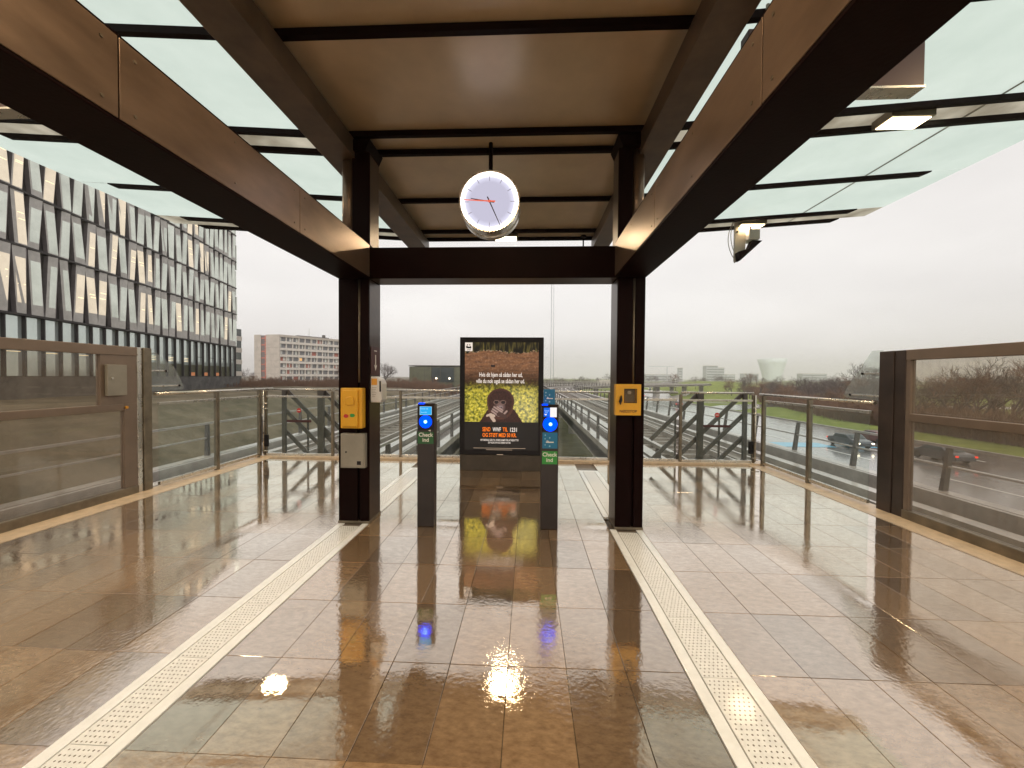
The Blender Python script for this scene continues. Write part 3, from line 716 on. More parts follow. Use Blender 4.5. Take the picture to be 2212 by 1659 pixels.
fr.box(-W2, wx0, -0.075, -0.001, 0, HT); fr.box(wx1, W2, -0.075, -0.001, 0, HT); fr.box(wx0, wx1, -0.075, -0.001, 0, wz0); fr.box(wx0, wx1, -0.075, -0.001, wz1, HT)
fr.build('case', M['yellow'], t)
MB().box(wx0, wx1, -0.02, -0.0025, wz0, wz1).build('recess', M['steeldk'], t)
MB().box(wx0+0.002, wx1-0.002, -0.070, -0.066, wz0+0.002, wz1-0.002).build('window', M['screenglass'], t)
wf = MB()
for (a, b, c_, d2) in ((wx0-.006, wx1+.006, wz1, wz1+.006), (wx0-.006, wx1+.006, wz0-.006, wz0), (wx0-.006, wx0, wz0, wz1), (wx1, wx1+.006, wz0, wz1)): wf.box(a, b, -0.079, -0.0755, c_, d2)
wf.build('window_trim', M['black'], t)
MB().disc((0.02, 0.225), 0.017, -0.045, -0.021, 16).build('button', M['steel'], t)
hd = MB(); hd.prism([(-0.078, 0.105), (-0.062, 0.150), (-0.066, 0.190), (-0.074, 0.200), (-0.088, 0.155), (-0.096, 0.140)], -0.100, -0.0755); hd.build('handle', M['black'], t, bevel=0.003)
text('lettering', 'NØDSTOP', 0.036, 0.0, -0.0765, 0.028, M['maroon'], t, bold=0.0006)

# ------------------------------------------------------------------ card readers
M['blueglow'] = emit('reader_blue_light', (0.0, 0.045, 1.0), 2.6)
M['bluecore'] = emit('reader_blue_core', (0.25, 0.62, 1.0), 3.6)
M['scr'] = emit('reader_screen', (0.02, 0.36, 0.78), 1.1)
M['scrwhite'] = emit('reader_screen_white', (0.95, 0.90, 0.88), 1.0)
M['scrblue'] = emit('reader_screen_blue', (0.01, 0.14, 0.80), 1.0)
M['cyanprint'] = emit('screen_lettering', (0.55, 0.85, 1.0), 0.95)
def reader(x, label, right):
    t = empty('card_reader_post', label, 'card reader', (x, 3.95, 0), group='card reader posts on the platform')
    W = 0.088
    bd = MB(); bd.prism([(-0.058, 0.0), (0.058, 0.0), (0.058, 1.262), (-0.030, 1.272), (-0.058, 1.245)], -W, W, axis='x')
    bd.build('body', M['postbody'], t, bevel=0.006)
    fy = -0.0585
    MB().box(-0.08, 0.08, fy-0.006, fy, 1.0, 1.250).build('reader_panel', M['black'], t, bevel=0.004)
    f2 = fy-0.0065
    if not right:
        s_ = MB().box(-0.060, 0.062, f2-.002, f2, 1.155, 1.240).build('screen', M['scr'], t)
        b_ = MB()
        b_.box(-0.060, 0.062, f2-.0030, f2-.0021, 1.155, 1.158); b_.box(-0.060, 0.062, f2-.0030, f2-.0021, 1.237, 1.240); b_.box(-0.060, -0.057, f2-.003, f2-.0021, 1.158, 1.237); b_.box(0.059, 0.062, f2-.003, f2-.0021, 1.158, 1.237)
        b_.build('screen_border', M['cyanprint'], t)
        text('screen_lettering', 'Check ind', 0.020, -0.015, f2-0.0032, 1.212, M['cyanprint'], t)
        text('screen_lettering', 'kort her', 0.018, -0.015, f2-0.0032, 1.176, M['cyanprint'], t)
        dc = (0.0, 1.085, 0.065)
    else:
        MB().box(-0.062, 0.0, f2-.002, f2, 1.150, 1.240).build('screen', M['scrblue'], t)
        MB().box(0.0015, 0.068, f2-.002, f2, 1.146, 1.243).build('screen', M['scrwhite'], t, bevel=0.001)
        text('screen_lettering', 'Check', 0.019, -0.032, f2-0.003, 1.205, M['cyanprint'], t)
        text('screen_lettering', 'ind', 0.019, -0.036, f2-0.003, 1.188, M['cyanprint'], t)
        hrt = MB(); hrt.prism([(-0.043, 1.162), (-0.030, 1.175), (-0.034, 1.180), (-0.043, 1.174), (-0.050, 1.180), (-0.056, 1.175)], f2-.003, f2-.0021); hrt.build('heart_symbol', M['scrwhite'], t)
        dc = (0.002, 1.075, 0.072)
    MB().disc((dc[0], dc[1]), dc[2], f2-0.006, f2, 40).build('touch_light', M['blueglow'], t)
    MB().disc((dc[0]+(0.0 if not right else .004), dc[1]), 0.017, f2-0.008, f2-0.0062, 20).build('touch_centre', M['bluecore'], t)
    MB().box(-0.080, -0.02, -0.04, -0.0, 1.262, 1.274).build('status_light', M['blueglow'], t)
    if not right:
        MB().box(-0.082, 0.082, fy-.002, fy, 0.858, 0.980).build('label_plate', M['greenp2'], t)
        text('lettering', 'Check', 0.056, 0, fy-0.003, 0.932, M['white'], t, bold=0.0012); text('lettering', 'ind', 0.056, 0, fy-0.003, 0.880, M['white'], t, bold=0.0012)
        a_ = MB(); a_.prism([(0.025, 0.995), (0.052, 0.986), (0.052, 1.003)], fy-.0075, fy-.0062); a_.build('arrow', M['white'], t)
    else:
        MB().box(-0.074, 0.078, fy-.002, fy, 0.828, 0.990).build('sticker', M['bluep'], t)
        MB().box(-0.076, 0.077, fy-.002, fy, 0.668, 0.800).build('label_plate', M['greenp'], t)
        text('lettering', 'Check', 0.056, 0, fy-0.003, 0.748, M['white'], t, bold=0.0012); text('lettering', 'ind', 0.056, 0, fy-0.003, 0.693, M['white'], t, bold=0.0012)
        def deco(z0, par, yy, s):
            m = MB(); rnd = random.Random(5)
            for (dx, dz, sz) in ((-0.045, 0.135, .007), (-0.047, 0.098, .006), (0.0, 0.108, .007), (-0.046, 0.036, .006), (0.0, 0.024, .008)):
                m.prism([(dx*s+sz*math.cos(q), z0+dz*s+sz*1.2*math.sin(q)) for q in (0.3, 1.7, 3.2, 4.1, 5.3)], yy-.001, yy-.0002)
            m.build('drop_symbol', M['bluel'], par)
            m = MB(); m.box(-0.038*s, 0.040*s, yy-.001, yy-.0002, z0+0.058*s, z0+0.069*s); m.box(-0.030*s, -0.022*s, yy-.001, yy-.0002, z0+0.069*s, z0+0.083*s); m.box(-0.016*s, -0.010*s, yy-.001, yy-.0002, z0+0.069*s, z0+0.078*s)
            m.build('bar_symbol', M['white'], par)
        deco(0.828, t, fy-.002, 1.0)
        MB().box(-0.062, 0.055, 0.030, 0.034, 1.262, 1.425).build('top_sign', M['bluep'], t)
        deco(1.275, t, 0.0298, 0.85)
    return t
reader(-1.045, 'card reader post standing left of the poster case, its screen all blue', False)
reader(0.222, 'card reader post at the right edge of the poster case, blue board on top', True)

# ------------------------------------------------------------------ poster case
PX0, PX1 = -1.125, 0.250; PCX = (PX0+PX1)/2; PYF = 6.29
pc = empty('poster_case', 'tall lit advertising case showing a young gorilla poster', 'advertising case', (PCX, PYF, 0))
WW = (PX1-PX0)/2
MB().box(-WW, WW, 0, 0.20, 0.262, 2.195).build('cabinet', M['black'], pc, bevel=0.006)
MB().box(-WW+0.004, WW-0.004, 0.01, 0.19, 0.0, 0.258).build('plinth', M['plinth'], pc, bevel=0.004)
SW = 0.604; z1_, z0_ = 2.112, 0.806
# flat printed picture: a fine grid whose face colours are painted by code
GX, GY = 170, 184
def fbm(x, y, o=4, s=0):
    v = 0; a = 0.5
    for i in range(o): v += a*mnoise.noise(Vector((x, y, s+i*7.3))); x *= 2; y *= 2; a *= 0.55
    return v
def paint(u, v):
    """u 0..1 left-right, v 0..1 top-bottom -> linear colour"""
    X = 150+u*795; Y = 130+v*860           # pixel-like coordinates of the printed sheet
    n1 = fbm(X*0.012, Y*0.045, 5); n2 = fbm(X*0.05, Y*0.05, 4, 20); n3 = fbm(X*0.03, Y*0.03, 5, 40)
    # forest edge at the top
    edge = 235+14*math.sin(X*0.011)+fbm(X*0.02, 0, 3, 3)*30
    if Y < edge:
        s_ = mnoise.noise(Vector((X*0.05, Y*0.006, 9)))+0.4*mnoise.noise(Vector((X*0.13, Y*0.02, 3)))
        k = max(0.0, s_+0.12)
        c = (0.012+0.16*k, 0.010+0.12*k, 0.006+0.025*k)
        if Y > edge-12 and n2 > 0.02: c = (0.30, 0.20, 0.12)
        return c
    # cleared brown ground
    gy = (Y-edge)/(560-edge)
    k = 0.5+n1*1.5; k2 = max(0, n2*2.0)
    br = (0.13+0.13*k+0.13*k2, 0.058+0.055*k+0.085*k2, 0.028+0.022*k+0.06*k2)
    dk = max(0.25, 1.0-0.72*sst(0.35, 1.0, gy))
    br = tuple(max(0.004, c*dk) for c in br)
    if abs(X-455) < 22+6*n2 and abs(Y-383) < 12: br = (0.02, 0.012, 0.01)
    # leaves
    lf = sst(520, 640, Y+40*n3+20*n2)
    q = 0.45+n3*1.6+n2*0.9
    q = max(0, min(1.3, q)); d = math.hypot(X-800, Y-860)/420; wht = max(0, 0.55-d*0.6)+max(0, n2*0.8)
    lv = (0.10+0.62*q+0.25*wht, 0.11+0.47*q+0.22*wht, 0.008+0.045*q+0.20*wht)
    sh = sst(545, 700, Y); lv = tuple(c*(0.22+0.78*sh) for c in lv)
    ed = min(1, min((X-150)/70, (945-X)/60)); lv = tuple(c*(0.55+0.45*max(0, ed)) for c in lv)
    c = tuple(br[i]*(1-lf)+lv[i]*lf for i in range(3))
    # ape
    f = 14*n2+6*fbm(X*0.15, Y*0.15, 2, 50)
    head = ((X-538)/148)**2+((Y-765)/(140 if Y < 765 else 190))**2
    bodyw = 150+((Y-860)*0.62 if Y > 860 else 0)
    body = Y > 835 and abs(X-545) < bodyw+f and Y > 835+max(0, abs(X-545)-120)*1.0+f*0.6
    if head < 1+f*0.006 or body:
        k = 0.5+fbm(X*0.10, Y*0.05, 3, 60)*1.2
        rim = max(0, sst(0.6, 1.0, head))*0.6 if head < 1.1 else 0
        c = (0.022+0.045*k+0.07*rim, 0.010+0.016*k+0.028*rim, 0.008+0.012*k+0.016*rim)
        # face
        fc = ((X-535)/62)**2+((Y-825)/72)**2
        if fc < 1: c = tuple(a*(fc)+b*(1-fc) for a, b in zip(c, (0.21, 0.125, 0.11)))
        for ex in (494, 568):
            e_ = ((X-ex)/27)**2+((Y-776)/20)**2
            if e_ < 1.5 and e_ > 0.75: c = (0.19, 0.11, 0.085)
            elif e_ <= 0.75: c = (0.022, 0.012, 0.012)
        if ((X-540)/24)**2+((Y-828)/17)**2 < 1: c = (0.27, 0.19, 0.18)
        for nx_ in (530, 550):
            if ((X-nx_)/6)**2+((Y-832)/6)**2 < 1: c = (0.02, 0.012, 0.012)
        # fingers across the mouth
        for (xa, ya, xb, yb, r) in ((455, 850, 540, 905, 11), (470, 828, 555, 880, 11), (505, 826, 562, 862, 10), (445, 872, 520, 925, 11), (575, 905, 606, 872, 12), (520, 905, 590, 930, 22)):
            dx, dy = xb-xa, yb-ya; tt = max(0, min(1, ((X-xa)*dx+(Y-ya)*dy)/(dx*dx+dy*dy))); dd = math.hypot(X-xa-tt*dx, Y-ya-tt*dy)
            if dd < r:
                kk = 1-(dd/r)**2; c = (0.10+0.32*kk, 0.06+0.22*kk, 0.045+0.19*kk) if r < 20 else (0.07, 0.035, 0.028)
        for (xa, ya, xb, yb, r) in ((392, 925, 430, 915, 9), (430, 912, 468, 925, 16), (440, 935, 470, 975, 17), (395, 918, 440, 905, 9)):
            dx, dy = xb-xa, yb-ya; tt = max(0, min(1, ((X-xa)*dx+(Y-ya)*dy)/(dx*dx+dy*dy))); dd = math.hypot(X-xa-tt*dx, Y-ya-tt*dy)
            if dd < r: c = (0.55, 0.40, 0.30)
    return c
pv = []; pf = []; pcx = []
for j in range(GY+1):
    for i in range(GX+1): pv.append((-SW+2*SW*i/GX, -0.002, z1_-(z1_-z0_)*j/GY))
for j in range(GY):
    for i in range(GX):
        pf.append((j*(GX+1)+i, (j+1)*(GX+1)+i, (j+1)*(GX+1)+i+1, j*(GX+1)+i+1)); pcx.append(paint((i+.5)/GX, (j+.5)/GY))
me = bpy.data.meshes.new('picture'); me.from_pydata(pv, [], pf); me.update()
ca = me.color_attributes.new('print', 'FLOAT_COLOR', 'CORNER')
arr = np.repeat(np.array([(*c, 1.0) for c in pcx], dtype=np.float32), 4, axis=0).ravel(); ca.data.foreach_set('color', arr)
m, nn, out = newmat('poster_print')
at = nn.nodes.new('ShaderNodeAttribute'); at.attribute_name = 'print'; e = nn.nodes.new('ShaderNodeEmission'); e.inputs[1].default_value = 0.98
pb = nn.nodes.new('ShaderNodeBsdfPrincipled'); pb.inputs['Base Color'].default_value = (0.01, 0.01, 0.01, 1); pb.inputs['Roughness'].default_value = 0.3; pb.inputs['Specular IOR Level'].default_value = 0.2
as_ = nn.nodes.new('ShaderNodeAddShader'); nn.links.new(at.outputs['Color'], e.inputs[0]); nn.links.new(e.outputs[0], as_.inputs[0]); nn.links.new(pb.outputs[0], as_.inputs[1]); nn.links.new(as_.outputs[0], out.inputs[0])
me.materials.append(m); pic = obj('picture', me, pc)
M['glowwhite'] = emit('lit_white_print', (0.92, 0.80, 0.70), 0.9)
M['gloworange'] = emit('lit_orange_print', (0.95, 0.19, 0.015), 1.15)
M['glowdim'] = emit('lit_dim_print', (0.50, 0.36, 0.25), 0.8)
M['glowblack'] = pbr('lit_black_print', (0.012, 0.008, 0.007), 0.15)
M['textfield'] = pbr('poster_black_field', (0.008, 0.004, 0.003), 0.35)
MB().box(-SW, SW, -0.003, -0.001, 0.345, z0_-0.001).build('text_field', M['textfield'], pc)
pxm = 0.001525
def zz(y): return 2.195-(y-75)*pxm
def xx(x): return (x-550)*pxm
text('headline', 'Hvis dit hjem så sådan her ud,', 0.098, xx(542), -0.004, zz(498), M['glowwhite'], pc, sx=0.60, bold=0.0016)
text('headline', 'ville du nok også se sådan her ud.', 0.098, xx(540), -0.004, zz(566), M['glowwhite'], pc, sx=0.60, bold=0.0016)
text('slogan', 'SEND', 0.094, xx(391), -0.005, zz(1086), M['gloworange'], pc, sx=0.57, bold=0.0018)
text('slogan', 'WWF', 0.094, xx(503), -0.005, zz(1086), M['glowwhite'], pc, sx=0.56, bold=0.0018)
text('slogan', 'TIL', 0.094, xx(594), -0.005, zz(1086), M['gloworange'], pc, sx=0.66, bold=0.0018)
text('slogan', '1231', 0.094, xx(683), -0.005, zz(1088), M['glowwhite'], pc, sx=0.72, bold=0.0018)
text('slogan', 'OG STØT MED 50 KR.', 0.088, xx(532), -0.005, zz(1146), M['gloworange'], pc, sx=0.66, bold=0.0018)
text('small_print', 'DIT BIDRAG GÅR TIL VORES KAMP FOR AT BESKYTTE', 0.042, xx(532), -0.005, zz(1190), M['glowwhite'], pc, sx=0.62, bold=0.0006)
text('small_print', 'DE VILDE DYR OG DERES NATUR.', 0.040, xx(532), -0.005, zz(1217), M['glowwhite'], pc, sx=0.62, bold=0.0005)
MB().box(xx(250), xx(812), -0.0045, -0.0035, zz(1271), zz(1266)).build('fine_print', M['glowdim'], pc)
MB().box(xx(388), xx(670), -0.0045, -0.0035, zz(1288), zz(1283)).build('fine_print', M['glowdim'], pc)
MB().box(xx(503), xx(573), -0.0025, -0.0005, zz(1341), zz(1334)).build('maker_plate', M['glowdim'], pc)
lg = MB().box(xx(155), xx(236), -0.0045, -0.0030, zz(224), zz(132)).build('logo', M['glowwhite'], pc)
pn = MB()
def blob(m, cx_, cy_, rx, ry, yy): m.prism([(xx(cx_+rx*math.cos(q*math.pi/7)), zz(cy_+ry*math.sin(q*math.pi/7))) for q in range(14)], yy-.0008, yy)
blob(pn, 181, 158, 7, 6, -0.0047); blob(pn, 206, 158, 7, 6, -0.0047); blob(pn, 196, 186, 24, 10, -0.0047); blob(pn, 176, 180, 10, 14, -0.0047); blob(pn, 214, 184, 8, 14, -0.0047)
pn.build('logo_animal', M['glowblack'], lg)
text('logo_lettering', 'WWF', 0.024, xx(196), -0.0052, zz(217), M['glowblack'], lg, bold=0.0008)

# ------------------------------------------------------------------ glass railings
RY = 7.10; RXL, RXR = -5.05, 4.17
def rail_panel(t, p0, p1, ztop=1.275, zmid=1.15):
    """one bay of glass between two posts"""
    p0, p1 = Vector(p0), Vector(p1); d = (p1-p0).normalized(); a, b = p0+d*0.025, p1-d*0.025
    m = MB(); m.bar((a.x, a.y, (zmid-0.02+0.075)/2), (b.x, b.y, (zmid-0.02+0.075)/2), 0.012, zmid-0.02-0.075); m.build('glass_pane', M['glass'], t)
    MB().bar((a.x, a.y, zmid), (b.x, b.y, zmid), 0.035, 0.035).build('glass_rail', M['steel'], t, bevel=0.003)
    MB().bar((a.x, a.y, 0.055), (b.x, b.y, 0.055), 0.04, 0.05).build('bottom_rail', M['steel'], t, bevel=0.003)
def post(t, x, y, z=1.25, m='steeldk', w=0.045):
    MB().box(x-w/2, x+w/2, y-w/2, y+w/2, 0.0, z).build('post', M[m], t, bevel=0.003)
# far middle railing
t = empty('glass_railing', 'glass railing with steel handrails across the far end behind the poster case', 'railing')
xs_ = [-3.62, -2.38, -1.09, 0.20, 1.49, 2.72]
for i in range(5): rail_panel(t, (xs_[i], RY, 0), (xs_[i+1], RY, 0))
for x in xs_[1:-1]: post(t, x, RY, 1.27)
MB().tube((-3.62, RY, 1.285), (2.72, RY, 1.285), 0.019, 12).build('handrail', M['steel'], t)
# left side
t = empty('glass_railing', 'glass side railing on the left between the tall screen and the corner gate', 'railing')
for (a, b) in ((5.02, 6.03), (6.03, 7.02)): rail_panel(t, (RXL, a, 0), (RXL, b, 0))
for y in (6.03, 7.02): post(t, RXL, y, 1.27, w=0.055)
MB().tube((RXL, 5.0, 1.285), (RXL, 7.40, 1.285), 0.021, 12).build('handrail', M['steel'], t)
t = empty('glass_railing', 'glass side railing on the right between the tall screen and the corner gate', 'railing')
for (a, b) in ((4.84, 5.87), (5.87, 6.98)): rail_panel(t, (RXR, a, 0), (RXR, b, 0))
for y in (5.87, 6.98): post(t, RXR, y, 1.25, w=0.055)
MB().tube((RXR, 4.80, 1.265), (RXR, 7.10, 1.265), 0.021, 12).build('handrail', M['steel'], t)
# corner gates
def gate(x0, x1, hinge, label):
    t = empty('platform_gate', label, 'gate', (0, 0, 0), group='corner gates at the platform end')
    f = MB(); w_ = 0.045
    for x in (x0, x1): MB().box(x-w_/2, x+w_/2, RY-.025, RY+.025, 0.03, 1.255).build('gate_post', M['steeldk'], t, bevel=0.003)
    MB().tube((x0, RY, 1.285), (x1, RY, 1.285), 0.019, 12).build('handrail', M['steel'], t)
    MB().box(x0+.024, x1-.024, RY-.02, RY+.02, 1.13, 1.165).build('glass_rail', M['steel'], t, bevel=0.003)
    MB().box(x0+.024, x1-.024, RY-.03, RY+.03, 0.02, 0.075).build('bottom_rail', M['steel'], t, bevel=0.004)
    MB().box(x0+.026, x1-.026, RY-.005, RY+.005, 0.078, 1.127).build('glass_pane', M['glass'], t)
    cx_ = (x0+x1)/2
    sg = MB().disc((cx_, 0.885), 0.042, RY-.010, RY-.006, 24).build('no_entry_disc', M['red'], t)
    MB().box(cx_-0.028, cx_+0.028, RY-.012, RY-.0105, 0.879, 0.892).build('no_entry_bar', M['white'], sg)
    ns = MB().box(cx_-0.24, cx_+0.24, RY-.010, RY-.006, 0.662, 0.705).build('notice_strip', M['maroon'], t)
    xl = x0+.05 if hinge < 0 else x1-.05
    lk = MB(); lk.box(xl-.05, xl+.03, RY-.06, RY-.026, 0.20, 0.42); lk.build('lock_case', M['black'], t, bevel=0.005)
    hg = MB(); xh = x0-.01 if hinge < 0 else x1+.01
    for z in (1.02, 0.92, 0.12): hg.tube((xh-.05, RY-.05, z), (xh+.08, RY-.05, z), 0.010, 8)
    hg.tube((xh, RY-.05, 0.05), (xh, RY-.05, 1.25), 0.014, 8); hg.build('hinge', M['steel'], t)
gate(-4.98, -3.68, -1, 'glass gate in the far left corner with a red no-entry disc')
gate(2.77, 4.06, 1, 'glass gate in the far right corner with a red no-entry disc')
# steel brace frames behind the gates
def brace(xs2, s, label):
    t = empty('brace_frame', label, 'steel frame', group='braced steel frames beyond the gates')
    y = 7.38
    for (x, w_) in xs2: MB().box(x-w_/2, x+w_/2, y-.03, y+.03, -1.04, 1.27).build('post', M['postgal'], t, bevel=0.003)
    dz = MB()
    for (x, w_) in xs2:
        for z in (1.27, 0.86, 0.44, 0.0):
            L_ = 0.90
            MB().bar((x, y+.05, z), (x+s*L_, y+.05, z-L_*1.0), 0.03, 0.075).build('diagonal', M['postgal'], t)
    for (x, w_) in xs2: MB().box(x+s*0.42-.015, x+s*0.42+.015, y+.085, y+.11, -1.0, 0.86).build('strut', M['postgal'], t)
brace([(-4.80, 0.07), (-4.06, 0.12)], 1, 'dark steel frame with parallel diagonals standing beyond the left gate')
brace([(3.24, 0.11), (4.06, 0.07)], -1, 'dark steel frame with parallel diagonals standing beyond the right gate')

# ------------------------------------------------------------------ platform screens
def screen(s, X, yend, label):
    """s=-1 left. screen wall running toward -Y, X = plane"""
    t = empty('platform_screen', label, 'platform screen', group='half-height platform screens')
    th = 0.035; top = 1.90
    x0, x1 = X-th, X+th
    if s < 0:
        MB().box(x0, x1, 4.80, 4.865, 0, top).build('end_post', M['steel'], t, bevel=0.006)
        MB().box(x0, x1+.02, 4.868, 4.975, 0, top).build('end_post', M['steeldk'], t, bevel=0.006)
        ye = 4.80; wy = 4.37; wy2 = 4.64
    else:
        MB().box(x0-.012, x1, 4.60, 4.78, 0, top-0.02).build('end_post', M['darkside'], t, bevel=0.006)
        MB().box(x0, x1, 4.47, 4.599, 0, top-0.02).build('end_post', M['darkside'], t, bevel=0.006)
        ye = 4.468; wy = 4.42; wy2 = 4.42
    zt = 1.785 if s < 0 else 1.765
    MB().box(x0, x1, -12, ye, zt, top-(0 if s < 0 else .02)).build('top_rail', M['screenframe'], t, bevel=0.006)
    MB().box(x0+.005, x1-.005, -12, wy2, 1.09, 1.175).build('middle_rail', M['screenframe'], t, bevel=0.005)
    MB().box(x0-.01, x1+.01, -12, ye, 0.0, 0.10).build('bottom_rail', M['steeldk'], t, bevel=0.005)
    if s < 0:
        MB().box(x0+.006, x1-.006, wy, ye-.002, 1.176, zt-.001).build('frame_panel', M['screenframe'], t)
        MB().box(x0+.006, x1-.006, wy2, ye-.002, 0.101, 1.1745).build('frame_panel', M['screenframe'], t)
    else:
        MB().box(x0+.006, x1-.006, wy, ye-.002, 0.101, zt-.001).build('frame_panel', M['screenframe'], t)
    ysb = [wy, 0.9, -1.6, -4.1, -6.6, -9.1, -12]
    for i in range(len(ysb)-1):
        a, b = ysb[i+1], ysb[i]
        b2 = wy2 if i == 0 else b
        MB().box(X-.006, X+.006, a+.03, b-.002, 1.176, zt-.001).build('glass_pane', M['screenglass'], t)
        MB().box(X-.006, X+.006, a+.03, b2-.002, 0.102, 1.089).build('glass_pane', M['screenglass'], t)
        MB().box(x0+.004, x1-.004, a-.03, a+.03, 0.101, zt-.001).build('mullion', M['screenframe'], t)
    return t
ts = screen(-1, -5.12, 4.8, 'brown framed half-height platform screen on the left with a keyed control box')
cb = MB().box(-5.085, -5.045, 4.41, 4.635, 1.285, 1.665).build('control_box', M['greybox'], ts, bevel=0.004)
MB().tube((-5.045, 4.46, 1.50), (-5.035, 4.46, 1.50), 0.014, 12).build('lock', M['steel'], cb)
MB().tube((-5.085, 4.655, 1.13), (-5.070, 4.655, 1.13), 0.018, 12).build('button', M['orange'], ts)
screen(1, 4.235, 4.78, 'brown framed half-height platform screen on the right with a dark end post')
def fin(X, pts, label, brs):
    t = empty('glass_fin', label, 'glass panel', group='anti-climb glass fins beside the screens')
    MB().prism(pts, X-.006, X+.006, axis='x').build('glass_pane', M['finglass'], t, bevel=0.002)
    for (ya, yb, z, lng) in brs:
        MB().bar((X, ya, z), (X, yb, z), 0.022, 0.022).build('bracket', M['steel'], t, bevel=0.003)
        MB().tube((X-.02, yb-.03, z), (X+.02, yb-.03, z), 0.014, 10).build('clamp', M['dark'], t)
fin(-5.13, [(4.98, 1.86), (5.10, 1.84), (5.36, 1.66), (5.50, 1.42), (5.52, 1.36), (5.48, 1.32), (4.98, 1.32)], 'clear glass fin with rounded corner beside the left screen post', ((4.98, 5.26, 1.60, 0), (4.98, 5.47, 1.39, 0)))
fin(4.235, [(4.785, 1.90), (4.93, 1.90), (5.30, 1.42), (5.33, 1.35), (5.29, 1.30), (4.785, 1.30)], 'clear glass fin with rounded corner beside the right screen post', ((4.785, 5.08, 1.62, 0), (4.785, 5.26, 1.345, 0)))

# ------------------------------------------------------------------ security camera unit
t = empty('security_camera', 'grey bracket with white camera box and dark hood hanging below the right canopy end', 'camera', (3.62, 6.76, 4.22))
SC = 1.04
MB().prism([(-0.13, 0.0), (0.05, 0.0), (0.05, -0.42), (0.045, -0.58), (-0.115, -0.70), (-0.13, -0.66)], -0.02, 0.02).build('bracket_plate', M['greybox'], t, bevel=0.003)
MB().tube((-0.09, -0.021, -0.18), (-0.09, -0.028, -0.18), 0.016, 12).build('bolt', M['black'], t)
MB().box(0.055, 0.235, -0.12, 0.12, -0.34, -0.16).build('camera_box', M['whiteplastic'], t, bevel=0.012)
MB().box(0.060, 0.225, -0.128, -0.121, -0.325, -0.175).build('camera_front', M['greybox'], t, bevel=0.003)
MB().tube((0.14, 0, -0.16), (0.14, 0, 0.0), 0.018, 8).build('stem', M['dark'], t)
hd = MB(); hd.prism([(-0.125, -0.55), (0.04, -0.50), (0.10, -0.36), (0.26, -0.37), (-0.095, -0.70)], -0.14, -0.022); hd.build('hood', M['dark'], t, bevel=0.002)
cbm = MB()
for (amp, z_) in ((0.10, -0.62), (0.055, -0.50)):
    pr_ = None
    for i in range(15):
        q = i/14; x = -0.13-amp*math.sin(math.pi*q)**0.8; z = 0.02+(z_-0.02)*q
        if pr_: cbm.tube(pr_, (x, 0, z), 0.006, 6, caps=False)
        pr_ = (x, 0, z)
cbm.build('cable', M['greybox'], t)
# small fitting on the far ceiling edge
t = empty('ceiling_sprinkler', 'tiny dark fitting hanging near the right end of the middle ceiling', 'fitting', (0.93, 6.72, 3.99))
MB().tube((0, 0, -0.03), (0, 0, 0.0), 0.05, 12).build('rose', M['dark'], t); MB().tube((0, 0, -0.26), (0, 0, -0.03), 0.012, 8).build('stem', M['dark'], t)

# ------------------------------------------------------------------ viaducts and tracks
def cpath():
    pts = []; y = -16.0
    while y < 84: pts.append((0.0, y, 0.0)); y += 4.0
    th = 0.0; x = 0.0; y = pts[-1][1]; Rr = 85.0; st = 4.0
    for i in range(34):
        if i < 19: th += st/Rr
        elif i > 24: th -= st/140.0
        x += math.sin(th)*st; y += math.cos(th)*st; pts.append((x, y, th))
    return pts
CP = cpath()
def sweep(m, off, w_, z0, z1, i0=0, i1=None, mi=0):
    i1 = len(CP)-1 if i1 is None else i1
    def cs(i):
        x, y, th = CP[i]; nx_, ny_ = math.cos(th), -math.sin(th)
        return [(x+nx_*(off-w_/2), y+ny_*(off-w_/2), z0), (x+nx_*(off+w_/2), y+ny_*(off+w_/2), z0), (x+nx_*(off+w_/2), y+ny_*(off+w_/2), z1), (x+nx_*(off-w_/2), y+ny_*(off-w_/2), z1)]
    vs_ = []; 
    for i in range(i0, i1+1): vs_ += cs(i)
    n_ = i1-i0; fs_ = [(0, 1, 2, 3), (n_*4+3, n_*4+2, n_*4+1, n_*4)]
    for k in range(n_):
        for q in range(4): fs_.append((k*4+q, (k+1)*4+q, (k+1)*4+(q+1) % 4, k*4+(q+1) % 4))
    m.add(vs_, fs_, mi)
def along(s_, off):
    """point at arclength index (float)"""
    i = int(s_); f = s_-i; i = min(i, len(CP)-2); a, b = CP[i], CP[i+1]
    x = a[0]*(1-f)+b[0]*f; y = a[1]*(1-f)+b[1]*f; th = a[2]*(1-f)+b[2]*f
    return x+math.cos(th)*off, y-math.sin(th)*off, th
